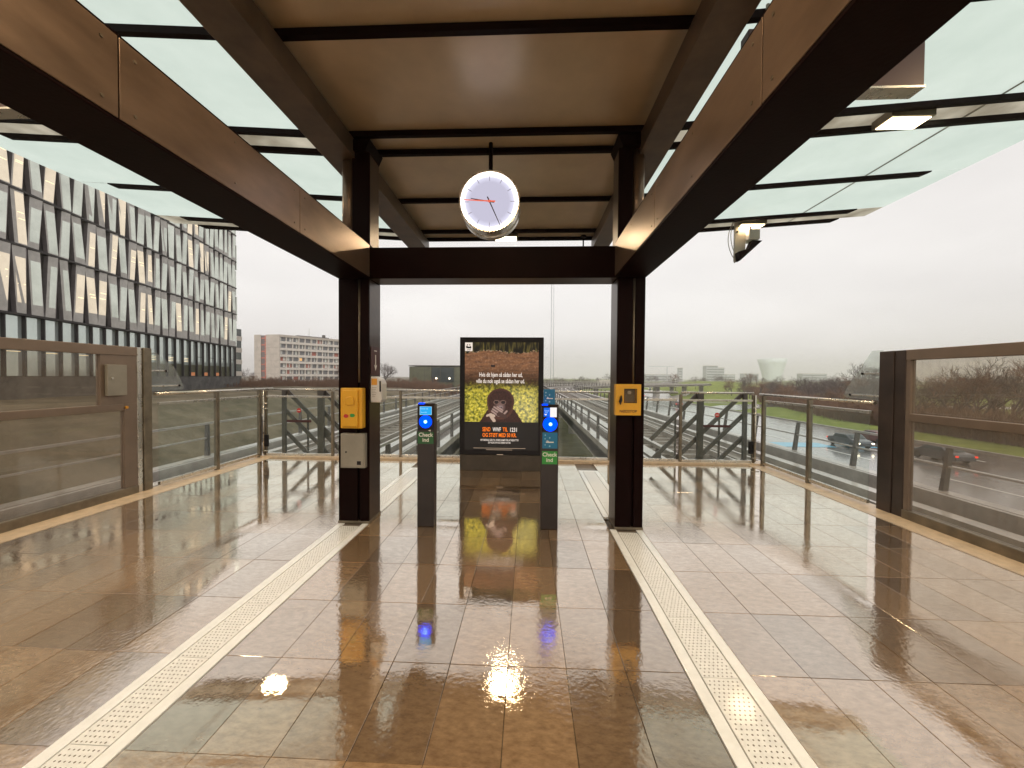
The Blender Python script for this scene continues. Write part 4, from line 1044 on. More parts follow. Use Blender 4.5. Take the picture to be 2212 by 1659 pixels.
def viaduct(x0, x1, tc_, extra, label):
    t = empty('track_viaduct', label, 'viaduct', group='concrete metro viaducts beyond the platform')
    m = MB(); sweep(m, (x0+x1)/2, x1-x0, -1.75, -1.25); m.build('deck', M['deckdark'], t)
    for xe in (x0+0.17, x1-0.17):
        m = MB(); sweep(m, xe, 0.34, -1.85, -1.02); m.build('parapet', M['concrete'], t)
    for tr in tc_:
        for sg in (-0.717, 0.717):
            m = MB(); sweep(m, tr+sg, 0.075, -1.12, -0.95); m.build('running_rail', M['rail'], t)
        for sg in (-1.35, 1.35):
            m = MB(); sweep(m, tr+sg, 0.42, -1.25, -1.06); m.build('walkway_slab', M['concrete'], t)
        sl = MB()
        for k in range(int((len(CP)-1)*4/0.9)):
            s0 = k*0.9/4.0
            if s0 > len(CP)-2: break
            x, y, th = along(s0, tr); c_, s_ = math.cos(th), -math.sin(th)
            sl.bar((x-c_*1.05, y-s_*1.05, -1.18), (x+c_*1.05, y+s_*1.05, -1.18), 0.26, 0.12)
        tag(sl.build('sleeper', M['sleeper'], t), kind='stuff')
    for (xo, w_, za, zb, mm) in extra:
        m = MB(); sweep(m, xo, w_, za, zb); m.build('cable_duct', M[mm], t)
    pm = MB()
    for k in range(0, 14):
        s0 = 2+k*5.0
        if s0 > len(CP)-2: break
        x, y, th = along(s0, (x0+x1)/2); pm2 = MB().box(x-0.8, x+0.8, y-0.6, y+0.6, -6.3, -1.752); pm2.build('pier', M['concrete'], t)
    return t
viaduct(-10.3, -3.15, (-6.55,), ((-4.35, .22, -1.25, -1.0, 'railing'), (-8.6, .3, -1.25, -.98, 'concrete'), (-9.2, .10, -1.25, -.85, 'railing'), (-7.85, .09, -1.16, -0.92, 'rail')), 'concrete track viaduct on the left of the gap with one track')
viaduct(2.85, 9.75, (5.65,), ((7.0, .09, -1.16, -0.92, 'rail'), (7.9, .3, -1.25, -.98, 'concrete'), (8.7, .10, -1.25, -.85, 'railing'), (3.75, .22, -1.25, -1.0, 'railing')), 'concrete track viaduct on the right of the gap with one track')
def vrail(off, label, zt=0.02, sp=2.5, s1=None, lean=0.0, i0=3):
    t = empty('viaduct_railing', label, 'railing', group='pipe railings along the viaducts')
    m = MB(); sweep(m, off+lean, 0.06, zt-0.03, zt+0.03, i0); m.build('top_pipe', M['railing'], t)
    m = MB(); sweep(m, off+lean*.5, 0.045, zt-0.48, zt-0.44, i0); m.build('middle_pipe', M['railing'], t)
    pme = MB().hexa([(-.06, -.05, -1.02), (.06, -.05, -1.02), (.06, .05, -1.02), (-.06, .05, -1.02)], [(-.05+lean, -.035, zt-.035), (.05+lean, -.035, zt-.035), (.05+lean, .035, zt-.035), (-.05+lean, .035, zt-.035)]).mesh('post', M['postgal'])
    s0 = i0+.2
    while s0 < (s1 or 40):
        x, y, th = along(s0, off); o = obj('post', pme, t, (x, y, 0)); o.rotation_euler = (0, 0, -th); s0 += sp/4.0
vrail(-3.25, 'pipe railing along the inner edge of the left viaduct', 0.0, i0=6)
vrail(2.95, 'pipe railing along the inner edge of the right viaduct', 0.0, i0=6)
vrail(-10.2, 'pipe railing along the outer edge of the left viaduct', 0.0)
vrail(9.65, 'pipe railing along the outer edge of the right viaduct', 0.0, lean=0.12)

# ------------------------------------------------------------------ cars
def car(x, y, rz_, paint_, label, group='cars on the wet road', scale=1.0):
    t = empty('parked_car' if False else 'car', label, 'car', (x, y, -5.955), rz_, group)
    prof = [(-2.15, 0.35), (-2.2, 0.75), (-1.95, 0.92), (-1.35, 1.0), (-0.95, 1.38), (0.55, 1.42), (1.25, 0.98), (1.95, 0.85), (2.2, 0.65), (2.15, 0.32), (1.75, 0.25), (-1.75, 0.25)]
    b = MB(); b.prism(prof, -0.86, 0.86, axis='x'); b.build('body', M[paint_], t, bevel=0.07)
    g_ = MB()
    for sx_ in (-1, 1):
        g_.prism([(-1.2, 1.02), (-0.9, 1.31), (0.45, 1.34), (0.98, 1.02)], sx_*0.862, sx_*0.872, axis='x')
    g_.add([(-0.7, -1.40, 1.06), (0.7, -1.40, 1.06), (0.64, -1.05, 1.36), (-0.64, -1.05, 1.36)], [(0, 1, 2, 3)])
    g_.add([(-0.7, 1.27, 1.04), (0.7, 1.27, 1.04), (0.64, 0.66, 1.41), (-0.64, 0.66, 1.41)], [(0, 1, 2, 3)])
    g_.build('windows', M['dkglass'], t)
    for (wy_, sx_) in ((-1.35, -1), (-1.35, 1), (1.38, -1), (1.38, 1)):
        MB().tube((sx_*0.70, wy_, 0.32), (sx_*0.89, wy_, 0.32), 0.32, 18).build('wheel', M['tyre'], t)
    for sx_ in (-1, 1):
        MB().box(sx_*0.78-.10, sx_*0.78+.10, -2.24, -2.14, 0.66, 0.80).build('tail_light', M['taillight'], t)
        MB().box(sx_*0.72-.12, sx_*0.72+.12, 2.12, 2.22, 0.58, 0.70).build('headlight', M['headlight'] if 'facing' in label else M['whiteplastic'], t)
    return t
car(38.6, 37.5, R_(-2), 'cargrey', 'grey car with red tail light seen through the right screen glass')
car(41.5, 47.5, R_(-2), 'carred', 'dark red car with lit tail lights just left of the right screen post')
car(36.0, 44.5, R_(178), 'cargrey', 'dark car facing the camera beside the blue crossing')
car(39.5, 104, R_(-4), 'carred', 'red lit car near the bend right of the emergency stop box')
far_ = [(44.0, 151, -12, 'white car driving away past the bend'), (58, 205, 160, 'car facing the viewer with bright headlights far up the road'), (76, 243, 160, 'second car facing the viewer with headlights beyond the first'),
        (98, 296, 160, 'third distant car facing the viewer with headlights'), (130, 372, 160, 'fourth distant car facing the viewer, smallest headlights')]
for (x, y, a, lb) in far_: car(x, y, R_(a), 'carwhite' if 'white' in lb else 'cargrey', lb)

# ------------------------------------------------------------------ trees
def twig_tree(seed, height, spread, depth=6, nkids=3, upright=0.35):
    rnd = random.Random(seed); tr = MB(); cr_ = MB()
    def grow(p, d, ln, r, lev):
        e = p+d*ln
        (tr if lev < 3 else cr_).tube(p, e, r, 6 if lev < 2 else 3, r*0.62, caps=False, sm=lev < 3)
        if lev >= depth: return
        k = nkids if lev > 0 else nkids+1
        for i in range(k):
            a = d.orthogonal().normalized(); a.rotate(Matrix.Rotation(rnd.uniform(0, 6.28), 3, d))
            nd = (d*rnd.uniform(0.55, 1.0)+a*rnd.uniform(0.35, spread)+Vector((0, 0, upright*rnd.uniform(0, 1)))).normalized()
            st_ = p+d*ln*rnd.uniform(0.45, 1.0)
            grow(st_, nd, ln*rnd.uniform(0.62, 0.86), r*0.60, lev+1)
    grow(Vector((0, 0, -0.3)), Vector((rnd.uniform(-.05, .05), rnd.uniform(-.05, .05), 1)).normalized(), height*0.30, height*0.020, 0)
    return tr, cr_
def tree_proto(seed, height, spread, mat, depth=6, nkids=3, upright=0.35):
    tr, cr_ = twig_tree(seed, height, spread, depth, nkids, upright)
    return tr.mesh('trunk', M['bark']), cr_.mesh('crown', mat)
protos = [tree_proto(3, 9, 0.95, M['twig']), tree_proto(11, 9, 0.8, M['twig'], upright=.5), tree_proto(23, 9, 1.1, M['twigred']), tree_proto(31, 8, 1.2, M['twigred'], nkids=3, upright=.2)]
def tree(x, y, s, k, label, group, z=None):
    t = empty('bare_tree', label, 'tree', (x, y, gz(x, y) if z is None else z), random.uniform(0, 6.28), group)
    a, b = protos[k]; obj('trunk', a, t); obj('crown', b, t); t.scale = (s, s, s*random.uniform(.92, 1.08)); return t
G1 = 'bare trees along the far side of the road'; G2 = 'distant bare trees on the horizon'
tree(97, 118, 2.0, 1, 'tall bare tree with rounded crown rising above the belt right of the pale bowl tower', G1)
ORD = 'first second third fourth fifth sixth seventh eighth ninth tenth eleventh twelfth thirteenth fourteenth fifteenth sixteenth seventeenth eighteenth nineteenth twentieth'.split()
front = []
for i in range(20):
    y = 34+i*7.6; x = 58+random.uniform(-1, 4)+max(0, (y-60))*0.28
    s = 1.50 if y < 60 else (1.25 if y < 90 else 1.0)
    front.append((x, y, s*random.uniform(.85, 1.12), i % 4))
front.sort(key=lambda q: -q[0]/q[1])
for i, (x, y, s, k) in enumerate(front):
    tree(x, y, s, k, '%s tree from the right, front row of the bare tree belt beyond the road' % ORD[i], G1)
def wood(name, spots, k_, label):
    """far-off wood that reads as one mass"""
    V = []; Fc = []; o = 0
    for (x, y, s, k) in spots:
        for me_ in protos[k]:
            n_ = len(me_.vertices); a_ = np.empty(n_*3, dtype=np.float64); me_.vertices.foreach_get('co', a_); a_ = a_.reshape(-1, 3)*s
            r_ = random.uniform(0, 6.28); c_, s2 = math.cos(r_), math.sin(r_); xx_ = a_[:, 0]*c_-a_[:, 1]*s2+x; yy_ = a_[:, 0]*s2+a_[:, 1]*c_+y
            V.append(np.stack([xx_, yy_, a_[:, 2]+gz(x, y)], 1)); Fc.append([tuple(i+o for i in p.vertices) for p in me_.polygons]); o += n_
    me_ = bpy.data.meshes.new(name); me_.from_pydata(np.concatenate(V).tolist(), [], [f for q in Fc for f in q]); me_.materials.append(k_)
    return tag(obj(name, me_), label, 'trees', kind='stuff')
U = random.uniform
wood('woodland', [(64+U(0, 34)+max(0, (24+i*2.5-60))*0.33, 24+i*2.5, U(1.3, 1.75) if i < 20 else U(.95, 1.25), (i+1) % 4) for i in range(64)], M['twig'], 'tangled bare woodland mass behind the front row of trees on the right')
wood('woodland', [(92+i*13+U(-4, 4), 420+U(-40, 60), U(1.3, 2.0), i % 2) for i in range(34)], M['twig'], 'hazy far line of bare trees behind the green mound')
wood('woodland', [(-40+i*8+U(-3, 3), 330+U(-25, 45), U(.8, 1.3), i % 4) for i in range(16)], M['twig'], 'hazy bare trees on the horizon beyond the curving tracks')
for (x, y, s, k, lb) in ((132, 235, 1.25, 2, 'bare tree at the right foot of the green mound, under the bowl tower'), (127, 232, 1.0, 0, 'smaller bare tree next to the one under the bowl tower'), (86, 228, 1.35, 2, 'bare tree at the left foot of the green mound beside the road'), (83, 224, 1.0, 1, 'thin bare tree at the road edge left of the green mound')):
    tree(x, y, s, k, lb, None)
tree(-35.5, 93, 1.05, 1, 'pale bare tree right behind the left portal column', None)
tree(-43.0, 88, 0.9, 3, 'reddish bushy tree beside the left portal column, lower than the pale one', None)
wood('shrubbery', [(-33+i*3.2, 112+U(-6, 4), U(.38, .5), 2+i % 2) for i in range(12)], M['twigred'], 'reddish bare shrubbery around the olive building')
wood('woodland', [(-128-U(0, 26), 165+U(-20, 22), U(.8, 1.15), i % 2) for i in range(10)], M['twig'], 'bare trees in the gap left of the concrete housing block')
wood('shrubbery', [(-92+i*4.0, 128+U(-6, 6), U(.40, .55), 2+i % 2) for i in range(18)], M['twigred'], 'reddish bare shrubbery in front of the housing block')

# undergrowth masses
def brush(name, spots, n_, h, mat, label, seed):
    rnd = random.Random(seed); m = MB()
    for k in range(n_):
        (xa, ya, xb, yb, wd) = spots[rnd.randrange(len(spots))]; q = rnd.random()
        x = xa+(xb-xa)*q+rnd.uniform(-wd, wd); y = ya+(yb-ya)*q+rnd.uniform(-wd, wd); z = gz(x, y)-.1
        hh = h*rnd.uniform(.35, 1)*(0.75+0.35*mnoise.noise(Vector((x*.12, y*.12, 3)))); p = Vector((x, y, z)); d = Vector((rnd.uniform(-.5, .5), rnd.uniform(-.5, .5), 1)).normalized()
        m.tube(p, p+d*hh, 0.045, 3, 0.008, caps=False, sm=False)
        for j in range(3):
            st_ = p+d*hh*rnd.uniform(.3, .9); e = (d+Vector((rnd.uniform(-.9, .9), rnd.uniform(-.9, .9), rnd.uniform(-.1, .5)))).normalized()
            m.tube(st_, st_+e*hh*.4, 0.03, 3, 0.006, caps=False, sm=False)
    tag(m.build(name, mat, fix=False), label, 'undergrowth', kind='stuff')
brush('undergrowth', [(58, 32, 60, 70, 3), (60, 70, 78, 125, 4), (64, 40, 92, 150, 5), (80, 118, 125, 215, 6)], 22000, 4.8, M['twigred'], 'reddish brown winter undergrowth below the tree belt on the right', 5)
brush('undergrowth', [(-96, 122, -30, 122, 5), (-60, 84, -26, 96, 6), (-45, 108, -8, 110, 5)], 9000, 3.0, M['twigred'], 'reddish brown winter undergrowth before the housing block', 6)
brush('undergrowth', [(96, 410, 560, 440, 25), (-60, 325, 80, 340, 20)], 7000, 9.0, M['twig'], 'hazy far hedge line on the horizon', 8)
# reddish band of low shrubs at the foot of the left building
brush('undergrowth', [(-46, 58, -34, 78, 3.5), (-50, 66, -40, 86, 4)], 2600, 1.5, M['twigred'], 'low brown shrubs right of the faceted office building', 9)

# ------------------------------------------------------------------ faceted office building (left)
bd = empty('office_building', 'large office building with folded light and dark facade panels and lit windows', 'building', (-47.0, 60.0, 0))
ux, uy = -38.2-(-47.0), 26.3-60.0; ul = math.hypot(ux, uy); ux /= ul; uy /= ul      # along the facade, toward the camera
nx_, ny_ = -uy, ux                                                             # outward normal, toward +X
if nx_ < 0: nx_, ny_ = -nx_, -ny_
def fp(u, v, o): return (ux*u+nx_*o, uy*u+ny_*o, v)
def fquad(m, pts, mi=0): m.add([fp(*p) for p in pts], [tuple(range(len(pts)))], mi)
LEN = 46.0
core = MB()
lv = [6.05, 11.25, 15.40, 19.60, 23.80, 28.0]
vs_ = [fp(0.0, 5.8, -0.30), fp(LEN, 5.8, -0.30), fp(LEN, 5.8, -18), fp(0.0, 5.8, -18)]; core.hexa(vs_, [(p[0], p[1], 28.4) for p in vs_]); core.build('core', M['facdark'], bd)
vs_ = [fp(0.3, 0.0, -0.8), fp(LEN-.3, 0.0, -0.8), fp(LEN-.3, 0.0, -17), fp(0.3, 0.0, -17)]; MB().hexa(vs_, [(p[0], p[1], 5.79) for p in vs_]).build('ground_floor', M['facdark'], bd)
def fbox(m, u0, u1, v0, v1, o0, o1, mi=0): m.hexa([fp(u0, v0, o0), fp(u1, v0, o0), fp(u1, v0, o1), fp(u0, v0, o1)], [fp(u0, v1, o0), fp(u1, v1, o0), fp(u1, v1, o1), fp(u0, v1, o1)], mi)
for z in lv:
    m = MB(); fbox(m, -0.05, LEN, z-0.10, z+0.06, -0.29, 0.16); m.build('floor_band', M['facdark'], bd)
rnd = random.Random(42)
PW = 1.26; NP = int(LEN/PW)
for r in range(len(lv)-1):
    v0, v1 = lv[r]+0.07, lv[r+1]-0.11; H_ = v1-v0
    gaps = []
    for i in range(NP+1):
        k = rnd.random(); kind_ = (i+r) % 2 if rnd.random() < 0.8 else rnd.randrange(2)
        g_ = rnd.uniform(0.42, 0.72)
        gaps.append((g_ if kind_ == 0 else 0.0, g_ if kind_ == 1 else 0.0, rnd.uniform(-.06, .06)))     # (bottom gap, top gap, shift)
    for i in range(NP):
        u0, u1 = i*PW, (i+1)*PW; ga, gb = gaps[i], gaps[i+1]
        bl_, tl_ = u0+ga[0]/2+ga[2]+.015, u0+ga[1]/2+ga[2]+.015
        br_, tr_ = u1-gb[0]/2+gb[2]-.015, u1-gb[1]/2+gb[2]-.015
        fb = bl_+(br_-bl_)*rnd.uniform(.12, .30); ft = tl_+(tr_-tl_)*rnd.uniform(.10, .32)      # fold line
        oF = 0.16
        pm_ = MB()
        # front quads: mauve narrow side (far side) and grey broad side, folded outward
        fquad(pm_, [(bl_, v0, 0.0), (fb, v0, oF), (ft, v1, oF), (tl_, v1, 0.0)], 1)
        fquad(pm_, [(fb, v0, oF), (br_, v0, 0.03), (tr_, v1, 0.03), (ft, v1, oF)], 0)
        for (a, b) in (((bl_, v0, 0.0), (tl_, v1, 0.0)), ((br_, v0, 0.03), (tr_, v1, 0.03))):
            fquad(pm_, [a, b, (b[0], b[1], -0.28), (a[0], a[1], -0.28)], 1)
        fquad(pm_, [(bl_, v0, 0), (fb, v0, oF), (br_, v0, .03), (br_, v0, -.28), (bl_, v0, -.28)], 1); fquad(pm_, [(bl_, v1*0+v1, 0), (ft, v1, oF), (tr_, v1, .03), (tr_, v1, -.28), (tl_, v1, -.28)], 1)
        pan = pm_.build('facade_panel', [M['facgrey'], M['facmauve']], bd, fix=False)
        # pane set in the broad side
        def pp(s_, t_, d):
            xb = fb+(br_-fb)*s_; xt = ft+(tr_-ft)*s_; ob = oF+(0.03-oF)*s_
            return (xb+(xt-xb)*t_, v0+H_*t_, ob+d)
        lit = rnd.random() < (0.42 if i > 12 else 0.22)
        t0, t1 = (rnd.choice((0.16, 0.20)), 0.84) if r == 0 else (rnd.choice((0.02, .02, 0.12)), rnd.choice((0.80, 0.86, 0.97)))
        pn_ = MB(); d = 0.006
        sA, sB = 0.02, rnd.choice((0.70, 0.86, 0.95))
        fquad(pn_, [pp(sA, t0, d), pp(sB, t0, d), pp(sB, t1, d), pp(sA, t1, d)], 0)
        fquad(pn_, [pp(sB, t0, d), pp(sB, t1, d), pp(sB, t1, 0), pp(sB, t0, 0)], 0)
        if lit:
            for q in range(rnd.choice((1, 2, 2))):
                tt = rnd.choice((0.42, 0.48)) + 0.11*q + rnd.uniform(-.02, .02); a_s = sA+rnd.uniform(0, .1); b_s = sB-rnd.uniform(.05, .35)
                fquad(pn_, [pp(a_s, tt, d+.004), pp(b_s, tt, d+.004), pp(b_s, tt+.014, d+.004), pp(a_s, tt+.014, d+.004)], 1)
        pn_.build('pane', [M['facwarm'] if lit else M['faclite'], M['strip']], pan, fix=False)
# ground floor glazing
GN = int(LEN/1.5)
for i in range(GN):
    u0 = i*1.5; m = MB(); fbox(m, u0+.05, u0+1.44, 1.35, 5.93, -0.25, -0.22, 0)
    if i > 6 and i % 2 == 0:
        for q in range(3): fbox(m, u0+.15, u0+1.3, 3.2+0.2*q, 3.24+0.2*q, -0.2195, -0.216, 1)
    m.build('glazing', [M['skyglass'], M['strip']], bd)
    m = MB(); fbox(m, u0-.05, u0+.045, 1.2, 5.94, -0.22, 0.02); m.build('mullion', M['facdark'], bd)
    if i < 14 and i % 2 == 0: m = MB(); fbox(m, u0+.05, u0+1.44, 3.9, 3.97, -0.219, -0.20); m.build('transom', M['facdark'], bd)
    if 0 < i < 13:
        m = MB(); fbox(m, u0+.06, u0+1.43, 1.36, 2.9-0.06*(i % 3), -0.2195, -0.215); m.build('olive_sheet', M['olive'], bd)  # olive sheet over the lower part of each pane
        if i in (3, 5, 7): m = MB(); fbox(m, u0+.2, u0+1.2, 1.4, 1.85, -0.2145, -0.205); m.build('lit_window', M['orangelit'], bd)
m = MB(); fbox(m, -0.3, LEN, -1.2, 1.30, -0.5, 0.4); m.build('plinth', M['brick'], bd)
m = MB()
for k in range(6):
    z0 = 6.1+k*4.1; fbox(m, -0.30, -0.02, z0, z0+3.9, -0.25 if k % 2 else -0.6, 0.10 if k % 2 else 0.0)
m.build('corner_fin', M['faclite'], bd)
# low wall and mossy verge before it
o = MB().hexa([(-40.5, 24, -1), (-39.9, 24, -1), (-36.0, 58, -1.4), (-42.5, 62, -1.4)], [(-40.5, 24, .9), (-39.9, 24, .9), (-36.0, 58, 0.9), (-42.5, 62, .9)])
# white banded building just beyond
b2 = empty('office_building', 'narrow strip of a white banded office block peeping out behind the faceted building', 'building', (-80.8, 96, -2))
for k in range(5):
    MB().box(-20, 4.2, 0, 4, 0.2+k*3.1, 1.4+k*3.1).build('band', M['resconc2'], b2); MB().box(-19.9, 4.1, .1, 3.9, 1.401+k*3.1, 3.299+k*3.1).build('window_row', M['dkglass'], b2)
    for q in range(8): MB().box(-19+q*3, -18.8+q*3, -.02, .099, 1.402+k*3.1, 3.298+k*3.1).build('mullion', M['resconc2'], b2)

# ------------------------------------------------------------------ concrete housing block
hb = empty('housing_block', 'pale concrete eight storey housing block with red stair tower', 'building', (-110.5, 167, 0))
fx, fy_ = 15.4/27.7, 23/27.7; ex, ey = -0.989, 0.148
BAY = 2.77; NB = 16; ST = 2.93; TOP = 19.7; BOT = -6.5
onx, ony = fy_, -fx                                   # outward normal of the window side
def hp(u, v, o): return (fx*u+onx*o, fy_*u+ony*o, v)
def hbox(m, u0, u1, v0, v1, o0, o1, mi=0): m.hexa([hp(u0, v0, o0), hp(u1, v0, o0), hp(u1, v0, o1), hp(u0, v0, o1)], [hp(u0, v1, o0), hp(u1, v1, o0), hp(u1, v1, o1), hp(u0, v1, o1)], mi)
Lh = NB*BAY
W_ = 13.3
vs_ = [(0, 0, BOT), (fx*Lh, fy_*Lh, BOT), (fx*Lh+ex*W_, fy_*Lh+ey*W_, BOT), (ex*W_, ey*W_, BOT)]
vs_ = [(p[0]-onx*1.0, p[1]-ony*1.0, p[2]) if i < 2 else p for i, p in enumerate(vs_)]
MB().hexa(vs_, [(p[0], p[1], TOP-.3) for p in vs_]).build('core', M['resrecess'], hb)
for k in range(8):
    zt = TOP-ST*k
    m = MB(); hbox(m, -0.1, Lh, zt-1.05, zt, -1.0, 0.0); m.build('parapet_band', M['resconc'] if k == 0 else M['resconc2'], hb)
rnd = random.Random(9)
M['curtain'] = pbr('pale_curtain', (0.62, 0.62, 0.58), 0.6); M['reswin'] = pbr('flat_window', (0.15, 0.15, 0.16), 0.15, spec=0.7); M['litwin'] = emit('lit_flat_window', (1, 0.55, 0.2), 0.9)
for k in range(8):
    z0 = TOP-ST*(k+1); z1 = TOP-ST*k-1.05
    for i in range(NB):
        u0 = i*BAY
        m = MB(); hbox(m, u0-.12, u0+.12, z0, z1, -0.98, -0.02); m.build('partition', M['resconc2'], hb)
        m = MB(); hbox(m, u0+.3, u0+BAY-.3, z0+.1, z1-.08, -0.96, -0.90)
        wn = m.build('window', M['reswin'] if rnd.random() > .12 else M['resred'], hb)
        if (k, i) == (3, 3): m = MB(); hbox(m, u0+.3, u0+1.6, z0+.3, z1-.3, -0.895, -0.85); m.build('pane', M['litwin'], wn)
        elif rnd.random() < 0.65:
            a = rnd.choice((.4, 1.3, 1.6)); b = a+rnd.choice((.5, .9, 1.1)); m = MB(); hbox(m, u0+a, min(u0+b, u0+BAY-.35), z0+.2, z1-.12, -0.895, -0.85); m.build('pane', M['curtain'], wn)
# end wall panels
def ep(s_, v, o): return (ex*s_-ey*o*-1*0+(-ey)*0+ex*0 + (0.148*-1)*o*1.0, ey*s_-0.989*o, v)
for k in range(9):
    for (s0, s1) in ((0.12, 7.0), (9.7, 13.2)):
        zt = TOP-ST*k; zb = zt-ST+.06
        m = MB(); m.hexa([ep(s0, zb, 0), ep(s1, zb, 0), ep(s1, zb, .25), ep(s0, zb, .25)], [ep(s0, zt, 0), ep(s1, zt, 0), ep(s1, zt, .25), ep(s0, zt, .25)]); m.build('wall_panel', M['resconc'], hb)
    zt = TOP-ST*k-1.9
    m = MB(); m.hexa([ep(7.05, zt, -.3), ep(9.65, zt, -.3), ep(9.65, zt, .1), ep(7.05, zt, .1)], [ep(7.05, zt+.55, -.3), ep(9.65, zt+.55, -.3), ep(9.65, zt+.55, .1), ep(7.05, zt+.55, .1)]); m.build('stair_balustrade', M['resred'], hb)
    m = MB(); m.hexa([ep(7.05, zt-1.0, -.4), ep(8.0, zt-1.0, -.4), ep(8.0, zt-1.0, -.1), ep(7.05, zt-1.0, -.1)], [ep(7.05, zt+1.6, -.4), ep(8.0, zt+1.6, -.4), ep(8.0, zt+1.6, -.1), ep(7.05, zt+1.6, -.1)]); m.build('stair_wall', M['resred'], hb)
m = MB(); hbox(m, 9, 24, TOP, TOP+.6, -6, -3); m.build('roof_house', M['postgal'], hb)
m = MB(); hbox(m, 21, 22.2, TOP, TOP+1.8, -4, -3); m.build('chimney', M['postgal'], hb)
m = MB(); hbox(m, 15, 15.25, TOP, TOP+4.5, -5, -4.75); m.build('antenna', M['curtain'], hb)

# olive building
ob = empty('olive_building', 'low olive clad building with dark glass and small warm lights left of the poster case', 'building', (-37.5, 120, -6))
MB().box(0, 7.0, 0, 14, 0, 10.6).build('wall', M['olive'], ob); MB().box(7.05, 14.2, 0.3, 14, 0, 10.8).build('wall', M['olive'], ob); MB().box(14.25, 26, 0, 14, 0, 10.6).build('wall', M['olive'], ob)
for (x0, x1, z0, z1) in ((7.1, 9.8, 5.8, 10.3), (10.0, 14.1, 5.8, 10.3), (7.1, 14.1, 1.0, 4.8), (2.0, 6.5, 1.0, 4.8)): MB().box(x0, x1, -0.01, 0.29 if x0 > 7 else -0.001, z0, z1).build('window', M['dkglass'], ob)
for i in range(11): MB().box(i*2.4, i*2.4+.08, -.03, -.002, 5.2, 10.5).build('panel_joint', M['facdark'], ob)
MB().box(-.2, 26.2, -.3, 14, 10.81, 11.0).build('roof_edge', M['postgal'], ob)
for (x, z) in ((8.6, 6.9), (12.8, 6.9), (16.6, 6.9), (20.5, 6.9), (8.7, 0.9)): MB().tube((x, -0.2, z), (x, -.03, z), 0.26, 10).build('wall_lamp', M['headlight'], ob)
lw = empty('low_building', 'low pale industrial shed on the horizon above the curving tracks', 'building', (55, 300, -6)); MB().box(0, 26, 0, 12, 0, 5.2).build('wall', M['resconc'], lw); MB().box(-.4, 26.4, -.4, 12.4, 5.2, 5.6).build('roof', M['resconc2'], lw)
lw = empty('low_building', 'long low flat roofed shed among the trees on the right', 'building', (140, 205, -6)); MB().box(0, 30, 0, 12, 0, 3.2).build('wall', M['brick'], lw); MB().box(-.4, 30.4, -.4, 12.4, 3.2, 3.6).build('roof', M['resconc2'], lw)

# ------------------------------------------------------------------ far skyline
bt = empty('bowl_tower', 'pale hazy tower that widens upward like a bowl on the horizon', 'tower', (640, 1040, -6))
n = 24; m = MB(); vs_ = []
for (r, z) in ((20, 0), (23, 20), (30, 46), (34, 58), (33, 59)):
    vs_ += [(r*math.cos(2*math.pi*i/n), r*math.sin(2*math.pi*i/n), z) for i in range(n)]
m.add(vs_, [(k*n+i, k*n+(i+1) % n, (k+1)*n+(i+1) % n, (k+1)*n+i) for k in range(4) for i in range(n)] + [tuple(range(4*n, 5*n))], 0, True); m.build('tower_shell', M['farlight'], bt)
MB().box(-3, 3, -3, 3, 58, 62).build('roof_house', M['far'], bt)
def farb(x, y, w_, d_, h_, lab):
    t = empty('distant_building', lab, 'building', (x, y, -6), group='hazy buildings on the skyline')
    MB().box(-w_/2, w_/2, 0, d_, 0, h_).build('wall', M['far'], t); MB().box(-w_/2-.3, w_/2+.3, -.3, d_+.3, h_, h_+1.0).build('roof', M['resconc'], t)
    k = int(h_/6)
    for i in range(k): MB().box(-w_/2+1, w_/2-1, -.15, -.01, 3+i*6, 5.5+i*6).build('window_row', M['dkglass'], t)
farb(430, 920, 26, 20, 36, 'tallest hazy block on the skyline left of the green mound')
farb(455, 930, 16, 20, 32, 'hazy block touching the tallest one on its right')
farb(350, 900, 9, 9, 30, 'slim hazy tower where the far road vanishes')
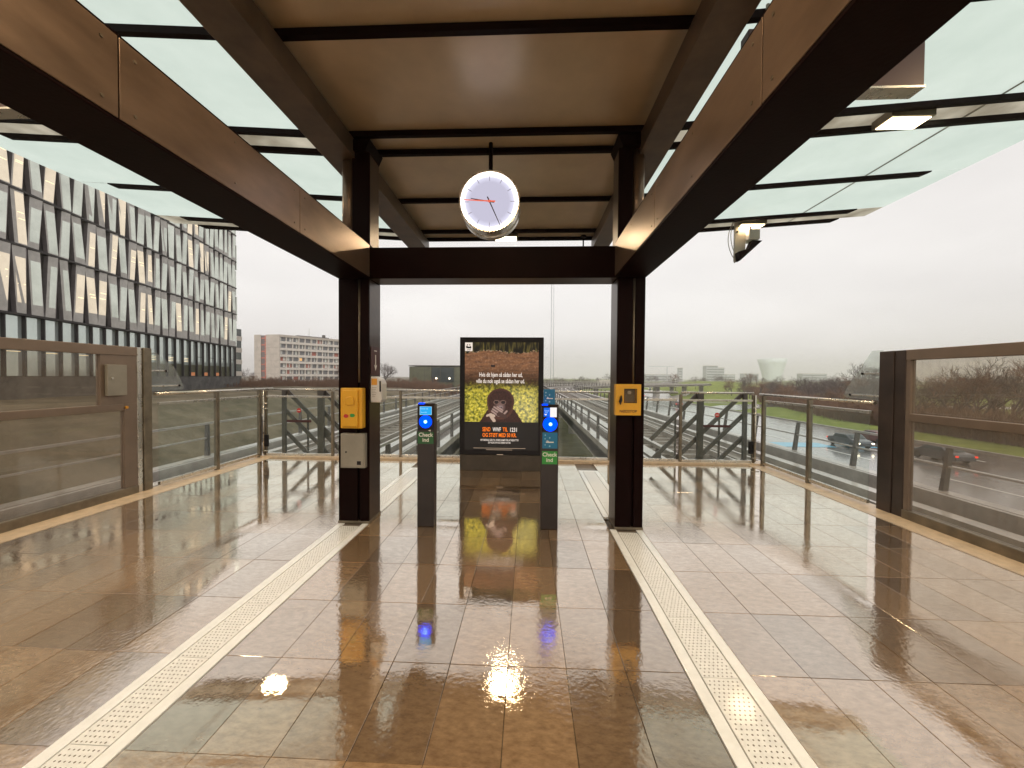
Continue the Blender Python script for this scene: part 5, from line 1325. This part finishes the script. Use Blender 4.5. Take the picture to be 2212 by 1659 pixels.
farb(300, 900, 60, 20, 15, 'long low hazy block left of the slim tower')
farb(500, 1000, 50, 20, 17, 'low hazy block between the tallest block and the bowl tower')
farb(565, 1000, 36, 20, 19, 'low hazy block just left of the bowl tower')
farb(720, 1000, 60, 20, 20, 'low hazy block right of the bowl tower')
cr_ = empty('tower_crane', 'faint tower crane with a long jib on the skyline', 'crane', (305, 860, -6)); MB().box(-.8, .8, -.8, .8, 0, 33).build('mast', M['far'], cr_); MB().box(-40, 14, -.6, .6, 32, 33.2).build('jib', M['far'], cr_)
# tall lattice mast
ms = empty('radio_mast', 'very tall thin lattice mast rising behind the right card reader', 'mast', (12.3, 200, -6))
m = MB()
for (dx, dy) in ((-.7, -.7), (.7, -.7), (.7, .7), (-.7, .7)): m.tube((dx, dy, 0), (dx*.8, dy*.8, 62), 0.09, 4)
m.build('leg', M['far'], ms); m = MB()
for k in range(31):
    z = k*2.0; s_ = 1 if k % 2 else -1; m.tube((-.7*s_, -.7, z), (.7*s_, -.7, z+2), .05, 3, caps=False); m.tube((-.7, -.7*s_, z), (-.7, .7*s_, z+2), .07, 3, caps=False)
m.build('lattice', M['far'], ms)
for (x, y, lb) in ((99, 232, 'slim lamp post on the left side of the green mound'), (118, 235, 'slim lamp post on the right side of the green mound')):
    t = empty('lamp_post', lb, 'lamp post', (x, y, gz(x, y))); MB().tube((0, 0, 0), (0, 0, 7), .09, 8).build('pole', M['postgal'], t); MB().box(-.5, .5, -.1, .1, 7, 7.12).build('lamp_head', M['postgal'], t)

# ------------------------------------------------------------------ haze
m, nn, out = newmat('haze_air')
pv_ = nn.nodes.new('ShaderNodeVolumePrincipled'); pv_.inputs['Color'].default_value = (1.0, 0.985, 0.97, 1); pv_.inputs['Density'].default_value = 0.0006; pv_.inputs['Anisotropy'].default_value = 0.75
nn.links.new(pv_.outputs[0], out.inputs['Volume'])
hz = MB().box(-1520, 1520, -420, 1820, -7.2, 60).build('haze', m); tag(hz, kind='stuff'); tag(hz, 'thin pale rain haze over the whole district', 'haze')
